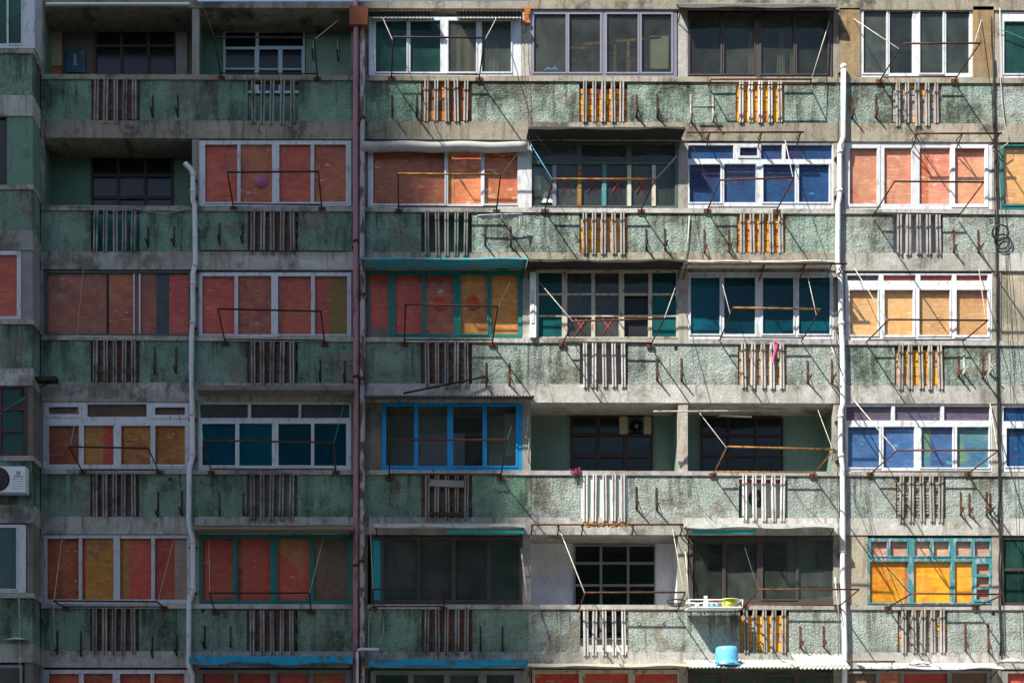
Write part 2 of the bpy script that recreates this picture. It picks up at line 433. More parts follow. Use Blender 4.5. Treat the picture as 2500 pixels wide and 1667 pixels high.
m_board('board_peach', (.66, .36, .27), (.70, .44, .28), (.6, .26, .22), .2, off=101)
m_board('board_ochre', (0.442, 0.183, 0.039), (0.524, 0.244, 0.050), (.3, .11, .05), .2, off=111)
m_board('board_patch', (0.524, 0.083, 0.058), (0.497, 0.107, 0.063), (.36, .25, .06), .1, off=124)
m_board('board_mustard', (.29, .165, .018), (.25, .14, .015), None, 0, off=131)
m_board('board_beige', (.36, .27, .20), (.32, .23, .17), None, 0, off=141)
m_board('board_blue', (.003, .042, .14), (.005, .066, .19), (.030, .012, .065), .1, (.05, .3, .5), off=151)
m_board('board_bluegrain', (.035, .10, .26), (.06, .16, .36), (.13, .07, .16), .55, (.10, .42, .55), off=161)
m_board('board_bluegreen', (.04, .12, .26), (.08, .22, .25), (.18, .25, .10), .5, (.2, .42, .42), off=171)
m_board('board_violet', (.09, .07, .12), (.14, .10, .13), (.07, .09, .14), .1, off=181)
m_board('board_slate', (.045, .065, .07), (.06, .08, .085), None, 0, off=191)
m_board('board_dim', (.14, .085, .06), (.17, .11, .075), None, 0, off=201)
m_glass('glass', (.88, .91, .89), .6, .13, (.19, .21, .18))
m_glass('dusty_glass', (.82, .87, .84), .7, .17, (.18, .21, .185))
m_glass('green_glass', (.45, .65, .58), .5, .3, (.05, .15, .13))
m_glass('blue_glass', (.18, .56, .64), .7, .27, (.009, .15, .205))
m_glass('clear_over_board', (.985, .985, .985), .22, .012, (.4, .4, .4))
m_glass('embossed_glass', (.05, .30, .27), .9, .75, (.012, .10, .10))

# ------------------------------------------------------------------ the grid of floors and bays (photo pixels)
ROWL = {0: ((181, 190), (193, 203), (293, 302), (336, 347)), 1: ((501, 512), (513, 523), (614, 618), (657, 661)),
        2: ((818, 832), (829, 843), (932, 942), (979, 985)), 3: ((1144, 1152), (1156, 1162), (1260, 1265), (1303, 1306)),
        4: ((1473, 1477), (1484, 1488), (1588, 1592), (1628, 1632)), 5: ((1800, 1804), (1811, 1815), (1914, 1918), (1955, 1958))}
ROOF_SB = (18, 25)
def ln(p, u): return p[0] + (p[1] - p[0]) * (u - 100) / 2300
def CT(r, u): return ln(ROWL[r][0], u)
def CB(r, u): return ln(ROWL[r][1], u)
def PB(r, u): return ln(ROWL[r][2], u)
def SB(r, u): return ln(ROWL[r][3], u) if r >= 0 else ln(ROOF_SB, u)
BAYS = {'A': (100, 477), 'B': (477, 877), 'C': (877, 1290), 'D': (1290, 1668), 'E': (1668, 2052), 'F': (2052, 2435), 'G': (2435, 2830)}
OPEN = {'A': [223, 342], 'B': [605, 728], 'C': [1028, 1152], 'D': [1414, 1532], 'E': [1796, 1916], 'F': [2177, 2299], 'G': [2570, 2690]}
OPEN_SHIFT = {'A': -.8, 'B': -.6, 'C': .3, 'D': .6, 'E': 2.6, 'F': 3.6, 'G': 4}
DESC = {'A0': 'top balcony with the blue poster', 'B0': 'top balcony with the pale blue window', 'C0': 'top white window with brown curtain',
        'D0': 'cluttered grey-framed top window', 'E0': 'top brown window with beige curtains', 'F0': 'top white window in tan wall',
        'A1': 'dark green open balcony', 'B1': 'red boarded window with pink disc', 'C1': 'three-pane orange boarded window',
        'D1': 'old window with red crosses', 'E1': 'window with dark blue boards', 'F1': 'pale pink boarded window',
        'A2': 'wide brown boarded opening', 'B2': 'red boarded window with mustard panel', 'C2': 'green-framed window with orange discs',
        'D2': 'rusty window with open black pane', 'E2': 'blue-glazed white window', 'F2': 'tan boarded window with small top panes',
        'A3': 'boarded window with two tilted vents', 'B3': 'deep teal glazed window', 'C3': 'bright blue framed window',
        'D3': 'open balcony with exhaust fan', 'E3': 'open balcony with tube lamp', 'F3': 'blue grained boarded window',
        'A4': 'white-framed window with yellow patches', 'B4': 'green-framed boarded window', 'C4': 'dark brown sliding window',
        'D4': 'white open balcony', 'E4': 'brown window behind the shelf', 'F4': 'bright orange boarded window'}

# ------------------------------------------------------------------ ground
gr = MB(); gr.prism([(-400, -500, 0), (400, -500, 0), (400, -500, -.5), (-400, -500, -.5)][::-1], 1000)
obj('ground', gr, 'asphalt', kind='structure', label='grey asphalt street in front of the apartment block', cat='ground')
pv = MB(); pv.box((-40, -9, 0), (60, -.3, .14)); obj('pavement', pv, 'pavement', kind='structure', label='pale concrete pavement along the foot of the block', cat='pavement')

# ------------------------------------------------------------------ main building
base0 = at(1250, 1667); 
bld = thing('apartment_building', 'weathered mint green apartment block with boarded windows and drying racks', 'building', (base0.x, 0, 0))
def part(name, mb, m, parent=None, **k): return obj(name, mb, m, parent or bld, **k)
zlow = lambda u: at(u, 1960).z
for b, (u0, u1) in BAYS.items():
    for r in range(0, 6):
        dj = rnd.uniform(-.004, .004)
        o0, o1 = OPEN[b]; sft = OPEN_SHIFT[b] * r; o0 += sft; o1 += sft
        # coping, slab edge and the two rough rendered panels of the parapet
        e0, e1 = u0, u1
        part('coping', MB().quad([(e0, CB(r, e0)), (e1, CB(r, e1)), (e1, CT(r, e1)), (e0, CT(r, e0))], .035 + dj, .20), 'stained_concrete' if r == 0 else 'coping_concrete')
        part('slab_edge', MB().quad([(e0, SB(r, e0)), (e1, SB(r, e1)), (e1, PB(r, e1)), (e0, PB(r, e0))], .012 + dj, 1.1), 'stained_concrete' if r == 0 or (r == 1 and b in 'CDE') else 'slab_concrete')
        for (a, c) in ((e0, o0), (o1, e1)):
            part('parapet_panel', MB().quad([(a, PB(r, a)), (c, PB(r, c)), (c, CB(r, c)), (a, CB(r, a))], dj, .13), 'shade_green_roughcast' if b in 'AB' or (b == 'C' and (a == e0 or r > 2)) else ('grimy_roughcast' if (r == 0 and b in 'CDEF') or (r in (1, 2) and b in 'C') or (b + str(r)) in ('D1', 'E1', 'F2') else 'roughcast'))
    # roof edge
    top = {'A': -14, 'B': 4, 'C': 3, 'D': -12, 'E': -16, 'F': -12, 'G': -12}[b]
    part('roof_edge', MB().quad([(u0, SB(-1, u0)), (u1, SB(-1, u1)), (u1, top), (u0, top)], .02, 1.1), 'stained_concrete')
part('lower_wall', MB().prism([(at(100, 1958).x, -.01, 0), (at(2830, 1958).x, -.01, 0), at(2830, 1957, .01), at(100, 1957, .01)], .5), 'roughcast')
core = MB(); x0, x1 = at(100, 0).x, at(2830, 0).x
core.box((x0, 1.09, 0), (x1, 13, at(1000, 8).z)); part('building_core', core, 'grey_render')

# pillars and party walls
PIL = [('P0', 86, 106, 'pillar_concrete'), ('P1', 469, 486, 'pillar_concrete'), ('P2', 857, 897, 'grey_render'), ('P3', 1276, 1296, 'pillar_concrete'),
       ('P4', 1656, 1679, 'pillar_concrete'), ('P5', 2035, 2063, 'pillar_concrete'), ('P6', 2422, 2444, 'pillar_concrete')]
for (k, a, c, m) in PIL:
    for r in range(0, 6):
        mm = m
        if k == 'P3' and r == 1: mm = 'white_sheet'
        if k == 'P4' and r == 0: mm = 'coping_concrete'
        pd = -.012 + rnd.uniform(-.006, .006)
        part('pillar', MB().rect(a, SB(r - 1, a) - 1, c, CT(r, a) + 1, pd, .14), mm)
        wm = 'mint_wall' if k in ('P3', 'P4', 'P5', 'P6') else 'green_wall'
        if k in ('P3', 'P4') and r == 4: wm = 'white_render'
        part('party_wall', MB().rect(a + 3, SB(r - 1, a) - 1, c - 3, PB(r, a), pd - .15, .92), wm)

# ------------------------------------------------------------------ windows
def window(bay, rect, fm, panes, d=-.02, t=.06, sash=None, label=None, smat=None, parent=None):
    """panes: (u0, v0, u1, v1, fill, sash?) ; fill is a glass name, 'open', or board name(s) behind clear glass"""
    root = parent or bld
    wnd = obj('window', MB().frame(rect, [p[:4] for p in panes], d, t), fm, root, label=label)
    for i, p in enumerate(panes):
        u0, v0, u1, v1, fill = p[:5]
        if len(p) > 5 and p[5]:
            e = p[5]
            obj('sash', MB().frame((u0 - e, v0 - e, u1 + e, v1 + e), [(u0 + .6, v0 + .6, u1 - .6, v1 - .6)], d + .014 + rnd.uniform(0, .003), .035), smat or fm, wnd)
        if fill == 'open': continue
        if isinstance(fill, str) and fill.startswith('board'): fill = [(0, 1, fill)]
        if isinstance(fill, list):
            obj('pane', MB().rect(u0 - 1, v0 - 1, u1 + 1, v1 + 1, d - .03, .005), 'clear_over_board', wnd)
            for (f0, f1, bm) in fill:
                a, c = u0 - 2 + (u1 - u0 + 4) * f0, u0 - 2 + (u1 - u0 + 4) * f1
                obj('board', MB().rect(a, v0 - 2, c, v1 + 2, d - .066 - rnd.uniform(0, .012), .02), bm, wnd)
        else:
            obj('pane', MB().rect(u0 - 1, v0 - 1, u1 + 1, v1 + 1, d - .03 - (.012 if i % 2 else 0), .005), fill, wnd)
    return wnd
def row4(us, v0, v1, fills, sashes=(3, 0, 3, 0)):
    return [(us[i][0], v0, us[i][1], v1, fills[i], sashes[i % len(sashes)]) for i in range(len(us))]

# back walls of the open and glazed bays; windows in them
def back(bay, m, dd=-.97):
    b, r = bay[0], int(bay[1]); u0, u1 = BAYS[b]
    part('back_wall', MB().rect(u0 - 2, SB(r - 1, u0) - 6, u1 + 2, PB(r, u0) + 6, dd, .10), m)
def back_window(bay, rect, fm, nc, vs, d=-.90, glass='dark_glass', mw=5):
    u0, v0, u1, v1 = rect; panes = []
    xs = [u0 + (u1 - u0) * i / nc for i in range(nc + 1)]
    ys = [v0] + list(vs) + [v1]
    for j in range(len(ys) - 1):
        for i in range(nc):
            panes.append((xs[i] + mw / 2 + (1 if i == 0 else 0), ys[j] + mw / 2, xs[i + 1] - mw / 2, ys[j + 1] - mw / 2, glass))
    return window(bay, (u0, v0, u1, v1), fm, panes, d, .045)

# --- row 0
back('A0', 'brown_wall'); back_window('A0', (231, 68, 428, 260), 'dark_wood', 3, [112, 184], mw=7)
part('back_beam', MB().rect(108, 54, 470, 66, -.80, .15), 'grey_render')
part('wall_panel', MB().rect(116, 64, 151, 161, -.93, .03), 'cream_panel')
part('wall_panel', MB().rect(116, 163, 151, 200, -.93, .03), 'board_rust')
part('wall_panel', MB().rect(428, 70, 457, 200, -.93, .03), 'lilac_render')
back('B0', 'green_wall')
window('B0', (545, 73, 744, 228), 'pale_blue_frame', [(550, 78, 624, 115, 'dark_glass'), (632, 78, 740, 113, 'dark_glass'), (550, 120, 622, 167, 'dark_glass', 2),
       (632, 120, 680, 168, 'dark_glass', 2), (689, 120, 737, 168, 'dark_glass', 2), (550, 171, 622, 222, 'dark_glass'), (632, 172, 680, 222, 'dark_glass'), (689, 172, 737, 222, 'dark_glass')], d=-.90, t=.05,
       label='pale blue framed window at the back of the balcony')
part('pale_patch', MB().rect(746, 91, 862, 250, -.955, .02), 'mint_wall')
back('C0', 'green_wall')
window('C0', (900, 42, 1272, 186), 'white_frame', row4([(917, 993), (1002, 1075), (1094, 1163), (1176, 1248)], 50, 176, ['green_glass', 'green_glass', 'glass', 'dusty_glass'], (3, 0, 3, 3)), label='white sliding window with dark green glass')
part('wall_strip', MB().rect(1272, 60, 1295, 186, -.02, .10), 'pillar_concrete')
back('D0', 'brown_wall'); back_window('D0', (1390, 108, 1560, 260), 'yellow_rust', 3, [150], d=-.89, mw=7)
window('D0', (1293, 25, 1653, 188), 'grey_alloy', row4([(1303, 1382), (1389, 1466), (1481, 1558), (1566, 1640)], 34, 177, ['glass'] * 4, (3, 3, 3, 3)), smat='lilac_alloy', label='grey alloy sliding window with a cluttered room behind')
back('E0', 'grey_render')
window('E0', (1679, 24, 2032, 189), 'brown_frame', row4([(1684, 1760), (1767, 1842), (1858, 1938), (1945, 2022)], 34, 181, ['glass'] * 4, (3, 2, 3, 2)), label='brown framed sliding window with beige curtains')
part('wall_strip', MB().rect(2050, 20, 2100, 190, .02, .12), 'tan_render'); part('wall_strip', MB().rect(2376, 16, 2426, 191, .02, .12), 'tan_render')
back('F0', 'grey_render'); back_window('F0', (2130, 110, 2300, 260), 'grey_frame', 3, [160], glass='dark_glass')
window('F0', (2100, 12, 2377, 189), 'white_pvc', row4([(2108, 2165), (2172, 2228), (2246, 2303), (2310, 2367)], 19, 179, ['dusty_glass'] * 4, (3, 0, 3, 0)), label='white plastic window set in tan wall')
back('G0', 'green_wall')
window('G0', (2440, 30, 2790, 191), 'white_pvc', row4([(2451, 2520), (2528, 2600), (2610, 2680), (2690, 2770)], 52, 180, ['green_glass'] * 4), label='white window with green glass')
# --- row 1
back('A1', 'green_wall'); back_window('A1', (222, 383, 421, 560), 'dark_wood', 3, [428, 482], mw=8)
window('B1', (485, 343, 859, 503), 'white_frame', row4([(500, 580), (587, 664), (681, 759), (766, 845)], 352, 494, ['board_red', 'board_rust', 'board_red', 'board_rust'], (3, 0, 3, 3)), label='white sliding window boarded with red plywood')
window('C1', (898, 364, 1270, 509), 'white_frame', row4([(910, 1086), (1094, 1174), (1182, 1264)], 368, 498, ['board_brown', [(0, .2, 'board_amber'), (.2, 1, 'board_orange')], 'board_orange'], (3, 0, 3)), label='white sliding window boarded with brown and orange plywood')
part('window_head', MB().rect(886, 338, 1275, 364, -.025, .1), 'grey_render')
part('wall_strip', MB().rect(1266, 364, 1298, 509, .0, .10), 'white_sheet')
back('D1', 'mint_wall'); back_window('D1', (1420, 385, 1580, 580), 'grey_frame', 3, [440])
window('D1', (1297, 347, 1657, 509), 'dark_green_frame', [(1301, 352, 1408, 392, 'dusty_glass'), (1420, 352, 1528, 394, 'dusty_glass'), (1542, 352, 1648, 395, 'dusty_glass')] +
       [(a, 401, c, 502, 'dusty_glass') for a, c in ((1300, 1350), (1360, 1409), (1421, 1469), (1482, 1529), (1543, 1590), (1601, 1648))], label='old timber window with red crosses painted on the glass')
for x, m in ((1353, 'lilac_alloy'), (1414, 'yellow_rust'), (1475, 'worn_teal_frame'), (1536, 'cream_frame'), (1596, 'cream_frame')):
    part('mullion', MB().rect(x - 4, 404, x + 5, 503, -.004, .03), m)
window('E1', (1674, 349, 2041, 510), 'white_frame', [(1680, 354, 1791, 388, 'board_blue'), (1806, 359, 1850, 381, 'board_blue', 5), (1858, 353, 1910, 389, 'board_blue'), (1918, 353, 2032, 389, 'board_blue')] +
       row4([(1683, 1760), (1768, 1846), (1863, 1942), (1950, 2025)], 400, 494, ['board_blue'] * 4, (3, 0, 3, 3)), label='white window boarded in dark blue')
window('F1', (2063, 348, 2424, 511), 'white_pvc', row4([(2074, 2142), (2159, 2226), (2245, 2320), (2331, 2405)], 361, 498, ['board_pink', 'board_pink', [(0, .3, 'board_orange'), (.3, 1, 'board_pink')], 'board_pink'], (7, 0, 0, 8)), label='thick white window boarded with pale pink plywood')
window('G1', (2443, 352, 2800, 511), 'teal_frame', row4([(2450, 2530), (2545, 2620), (2640, 2700), (2715, 2785)], 356, 500, ['board_tan'] * 4), label='teal window boarded in orange')
# --- row 2
window('A2', (106, 661, 466, 820), 'dark_green_frame', [(115, 666, 460, 815, [(0, .42, 'board_brown'), (.44, .615, 'board_rust'), (.615, .77, 'board_brown'), (.77, .86, 'board_slate'), (.86, 1, 'board_redA')])], label='wide opening boarded with brown and red plywood')
for x in (327, 341): part('rail', MB().rect(x - 1.7, 668, x + 1.7, 814, -.012, .02), 'pale_blue_frame')
window('B2', (483, 665, 858, 824), 'white_frame', row4([(493, 573), (581, 662), (678, 760), (768, 848)], 673, 816, ['board_redA', 'board_rust', [(0, .24, 'board_rust'), (.24, 1, 'board_red')], [(0, .46, 'board_redA'), (.46, 1, 'board_mustard')]], (3, 0, 3, 3)), label='white window boarded red with one mustard panel')
window('C2', (951, 661, 1275, 823), 'teal_frame', row4([(963, 1031), (1039, 1107), (1124, 1190), (1199, 1265)], 670, 815, ['board_redA', 'board_rust', 'board_amber', 'board_amber'], (3, 0, 3, 0)), label='green window boarded red to amber')
window('C2', (898, 661, 951, 806), 'teal_frame', [(902, 667, 948, 803, 'board_redA')], label='narrow green window boarded red')
part('sill_block', MB().rect(898, 806, 951, 824, .0, .12), 'grey_render')
back('D2', 'mint_wall'); back_window('D2', (1420, 700, 1590, 890), 'dark_wood', 3, [760])
d2 = []
for i, (a, c) in enumerate(((1315, 1372), (1385, 1444), (1453, 1511), (1524, 1583), (1592, 1651))):
    g = 'embossed_glass' if i in (0, 4) else 'dusty_glass'
    d2 += [(a, 665, c, 716, g), (a, 720, c, 769, 'open' if i == 3 else g), (a, 773, c, 822, 'open' if i == 3 else g)]
window('D2', (1310, 661, 1657, 825), 'cream_frame', d2, label='rusty cream window with one pane missing')
part('room_dark_sheet', MB().rect(1518, 712, 1588, 826, -.12, .02), 'black_plastic')  # black sheet paints the dark of the room behind the missing panes
back('E2', 'green_wall'); back_window('E2', (1780, 700, 1900, 890), 'bright_blue_frame', 2, [760], mw=8)
window('E2', (1676, 664, 2040, 828), 'white_frame', row4([(1686, 1758), (1768, 1844), (1862, 1938), (1950, 2027)], 676, 815, ['blue_glass'] * 4, (3, 0, 3, 3)), label='white sliding window with blue glass')
window('F2', (2064, 667, 2422, 830), 'white_pvc', [(2068, 671, 2146, 685, 'board_violet'), (2157, 671, 2236, 685, 'board_redA'), (2247, 671, 2325, 685, 'board_redA'), (2335, 671, 2412, 685, 'board_redA')] +
       row4([(2074, 2144), (2159, 2230), (2244, 2320), (2335, 2412)], 707, 818, ['board_tan', 'board_tan', 'board_tan', 'board_tan'], (3, 5, 3, 5)), label='white window boarded in tan with a row of low top panes')
part('wall_strip', MB().rect(2444, 661, 2830, 834, -.03, .12), 'cracked_render')
# --- row 3
window('A3', (106, 981, 463, 1144), 'white_frame', [(118, 992, 193, 1011, 'board_dim', 8), (213, 986, 358, 1017, 'board_dim'), (378, 993, 452, 1013, 'board_dim', 8)] +
       row4([(118, 193), (204, 277), (295, 368), (378, 452)], 1038, 1134, ['board_brown', [(0, .65, 'board_ochre'), (.65, 1, 'board_redA')], [(0, .12, 'board_redA'), (.12, 1, 'board_ochre')], 'board_ochre'], (4, 0, 3, 4)), label='white window with two tilted top vents and boarded panes')
window('B3', (484, 981, 858, 1024), 'white_frame', [(488, 986, 605, 1020, 'board_slate'), (613, 986, 729, 1020, 'board_slate'), (735, 986, 853, 1020, 'board_slate')], label='row of low teal top panes')
part('teal_sheet', MB().rect(490, 984, 852, 1022, -.12, .01), 'teal_glass')
window('B3', (484.5, 1024, 857.5, 1147), 'white_frame', row4([(493, 575), (584, 664), (679, 760), (767, 845)], 1033, 1136, ['blue_glass'] * 4, (3, 0, 3, 0)), d=-.015, label='white window with deep teal glass')
part('back_sheet', MB().rect(484, 1022, 860, 1146, -.30, .02), 'teal_sheet')
part('back_sheet', MB().rect(486, 1040, 632, 1146, -.22, .02), 'bright_blue_frame')
part('wall_strip', MB().rect(894, 981, 932, 1148, -.02, .1), 'grey_render')
back('C3', 'mint_sheet'); back_window('C3', (1095, 1015, 1190, 1210), 'green_wall', 1, [1060], mw=6)
window('C3', (931, 981, 1277, 1149), 'bright_blue_frame', row4([(942, 1012), (1021, 1092), (1106, 1179), (1188, 1260)], 990, 1137, ['glass', 'glass', 'glass', 'glass'], (4, 0, 4, 4)), label='bright blue framed sliding window')
back('D3', 'mint_wall'); back_window('D3', (1393, 1014, 1594, 1230), 'dark_wood', 3, [1060, 1112], mw=9)
back('E3', 'mint_wall'); back_window('E3', (1712, 1018, 1912, 1230), 'dark_wood', 3, [1062, 1112], mw=6)
window('F3', (2063, 986, 2423, 1150), 'white_frame', [(2066, 991, 2177, 1026, 'board_violet'), (2185, 991, 2297, 1026, 'board_violet'), (2305, 991, 2417, 1026, 'board_violet')] +
       row4([(2070, 2148), (2157, 2233), (2249, 2327), (2336, 2415)], 1041, 1141, ['board_bluegrain', 'board_bluegrain', [(0, .3, 'board_bluegreen'), (.3, 1, 'board_bluegrain')], 'board_bluegreen'], (3, 0, 3, 3)), label='white window boarded in blue grained plywood')
window('G3', (2445, 988, 2800, 1151), 'white_frame', [(2450, 993, 2600, 1028, 'board_blue'), (2457, 1044, 2530, 1138, 'board_blue', 3), (2545, 1044, 2620, 1138, 'board_blue')], label='white window boarded in blue')
# --- row 4
window('A4', (104, 1305, 464, 1473), 'white_frame', row4([(114, 193), (200, 277), (292, 370), (378, 456)], 1313, 1463, ['board_rust', [(0, .14, 'board_redA'), (.14, 1, 'board_ochre')], [(0, .33, 'board_ochre'), (.33, 1, 'board_patch')], [(0, .62, 'board_patch'), (.62, 1, 'board_beige')]], (3, 0, 3, 0)), label='white window boarded with red, ochre and peeling yellow plywood')
window('B4', (485, 1306, 858, 1474), 'teal_frame', row4([(493, 570), (579, 660), (676, 757), (766, 848)], 1314, 1465, ['board_patch', [(0, .18, 'board_brown'), (.18, 1, 'board_patch')], 'board_patch', 'board_dim'], (3, 0, 3, 0)), label='green window boarded with patchy red and yellow plywood')
back('C4', 'teal_panel'); back_window('C4', (1000, 1330, 1180, 1540), 'dark_wood', 2, [1400])
window('C4', (906, 1309, 1278, 1476), 'brown_frame', row4([(910, 930), (938, 1020), (1026, 1102), (1112, 1190), (1197, 1268)], 1317, 1464, ['teal_sheet', 'dusty_glass', 'dusty_glass', 'dusty_glass', 'dusty_glass'], (0, 3, 0, 3, 0)), label='dark brown sliding window with a teal strip')
back('D4', 'white_render'); back_window('D4', (1401, 1330, 1600, 1560), 'grey_frame', 3, [1374, 1428], mw=6)
back('E4', 'mint_wall'); back_window('E4', (1730, 1330, 1920, 1560), 'dark_wood', 3, [1370], mw=8)
window('E4', (1682, 1310, 2052, 1475), 'brown_frame', row4([(1691, 1765), (1772, 1849), (1862, 1945), (1951, 2035)], 1318, 1462, ['dusty_glass'] * 4, (3, 0, 3, 0)), label='dark brown sliding window behind a loaded shelf')
part('wall_strip', MB().rect(2063, 1306, 2118, 1477, -.01, .12), 'cracked_render')
f4 = []
for a, c in ((2126, 2167), (2173, 2216), (2232, 2272), (2279, 2318), (2333, 2372), (2379, 2418)): f4.append((a, 1320, c, 1357, 'board_peach', 2))
f4 += [(2124, 1370, 2218, 1470, [(0, .89, 'board_gold'), (.89, 1, 'board_orange')]), (2231, 1370, 2321, 1470, 'board_gold'), (2331, 1370, 2374, 1470, 'board_gold'),
       (2384, 1375, 2416, 1401, 'board_pink', 5), (2384, 1407, 2416, 1432, 'board_pink', 3), (2384, 1437, 2416, 1463, 'board_pink', 5)]
window('F4', (2117, 1313, 2432, 1474), 'worn_teal_frame', f4, label='worn teal window boarded in bright orange')
back('G4', 'teal_panel')
window('G4', (2445, 1312, 2800, 1476), 'brown_frame', [(2452, 1316, 2620, 1386, 'green_glass'), (2452, 1393, 2620, 1470, 'green_glass')], label='dark window with green glass')
# --- row 5 (only its head is in view)
window('A5', (106, 1634, 462, 1800), 'white_frame', row4([(118, 193), (204, 275), (292, 368), (376, 450)], 1643, 1790, ['board_red', 'board_rust', 'board_red', 'board_red'], (3, 0, 3, 0)), label='white window boarded in red at the bottom')
window('B5', (486, 1634, 858, 1800), 'grey_frame', row4([(493, 572), (580, 660), (676, 755), (764, 844)], 1643, 1790, ['board_patch', 'board_redA', 'board_patch', 'board_patch'], (3, 0, 3, 0)), label='grey window boarded in red and yellow at the bottom')
back('C5', 'green_wall')
window('C5', (905, 1636, 1278, 1802), 'grey_frame', row4([(917, 997), (1009, 1084), (1099, 1168), (1188, 1255)], 1646, 1792, ['dusty_glass'] * 4, (3, 0, 3, 0)), label='pale grey glazed window at the bottom')
window('D5', (1299, 1634, 1660, 1802), 'cream_frame', row4([(1306, 1414), (1429, 1534), (1550, 1655)], 1643, 1792, ['board_redA'] * 3, (3, 0, 3)), label='cream window boarded in dark red at the bottom')
back('E5', 'green_wall')
window('E5', (1680, 1640, 2036, 1802), 'brown_frame', row4([(1690, 1760), (1770, 1850), (1866, 1940), (1950, 2025)], 1648, 1792, ['dusty_glass'] * 4), label='dark window under the corrugated canopy')
window('F5', (2064, 1636, 2424, 1804), 'grey_frame', row4([(2070, 2140), (2150, 2198), (2206, 2314), (2324, 2410)], 1642, 1794, ['board_dim', 'board_orange', 'board_redA', 'board_dim'], (3, 0, 3, 0)), label='grey window boarded in mixed red at the bottom')
window('G5', (2445, 1636, 2800, 1804), 'grey_frame', row4([(2460, 2540), (2550, 2640)], 1642, 1794, ['board_redA', 'board_dim']), label='window boarded in dark red at the edge')

# ------------------------------------------------------------------ balusters and infill of the parapet openings
def baluster_mesh():
    me = bpy.data.meshes.new('baluster'); w_ = .104; s = .035
    prof = [(-w_ / 2, .03), (-w_ / 2 + .006, .036), (-w_ / 2 + s - .004, .036), (-w_ / 2 + s, .03), (-w_ / 2 + s, -.02), (w_ / 2 - s, -.02), (w_ / 2 - s, .03), (w_ / 2 - s + .004, .036), (w_ / 2 - .006, .036), (w_ / 2, .03), (w_ / 2, -.03), (-w_ / 2, -.03)]
    n = len(prof); V = [(x, -d, 0) for x, d in prof] + [(x, -d, -1) for x, d in prof]
    Fc = [tuple(range(n)), tuple(range(2 * n - 1, n - 1, -1))] + [(i, n + i, n + (i + 1) % n, (i + 1) % n) for i in range(n)]
    me.from_pydata(V, [], Fc); me.materials.append(MAT['baluster_concrete']); me.update(); return me
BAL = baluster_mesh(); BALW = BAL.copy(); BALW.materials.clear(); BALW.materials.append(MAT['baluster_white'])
def brick_mesh(m):
    mb = MB().box((-.5, -.5, -.5), (.5, .5, .5)); me = bpy.data.meshes.new('brick')
    me.from_pydata(mb.v, [], mb.f)
    b = bmesh.new(); b.from_mesh(me); bmesh.ops.bevel(b, geom=b.edges[:], offset=.05, segments=1, affect='EDGES'); b.to_mesh(me); b.free()
    me.materials.append(MAT[m]); return me
BRK = {m: brick_mesh(m) for m in ('brick_0', 'brick_1', 'brick_2', 'brick_3', 'brick_pale', 'brick_grey', 'brick_dark')}
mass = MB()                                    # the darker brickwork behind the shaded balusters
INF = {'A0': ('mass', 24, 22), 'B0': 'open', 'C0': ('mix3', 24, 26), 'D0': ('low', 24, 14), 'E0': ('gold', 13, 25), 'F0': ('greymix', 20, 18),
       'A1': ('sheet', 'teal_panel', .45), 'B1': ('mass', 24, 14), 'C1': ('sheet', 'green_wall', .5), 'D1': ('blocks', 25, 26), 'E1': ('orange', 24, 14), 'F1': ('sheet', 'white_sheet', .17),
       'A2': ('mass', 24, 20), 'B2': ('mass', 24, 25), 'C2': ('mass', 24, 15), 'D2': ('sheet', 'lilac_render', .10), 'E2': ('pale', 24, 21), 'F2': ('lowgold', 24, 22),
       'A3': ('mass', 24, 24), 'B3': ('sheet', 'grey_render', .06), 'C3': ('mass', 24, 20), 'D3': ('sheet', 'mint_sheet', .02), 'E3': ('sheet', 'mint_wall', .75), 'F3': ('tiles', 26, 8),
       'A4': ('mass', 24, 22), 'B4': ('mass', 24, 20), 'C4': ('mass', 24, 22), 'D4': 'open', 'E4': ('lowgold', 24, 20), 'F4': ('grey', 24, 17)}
TOPG = {'D0': .2, 'F2': .12, 'E4': .14, 'D1': .12, 'C0': .0}
nb = 0
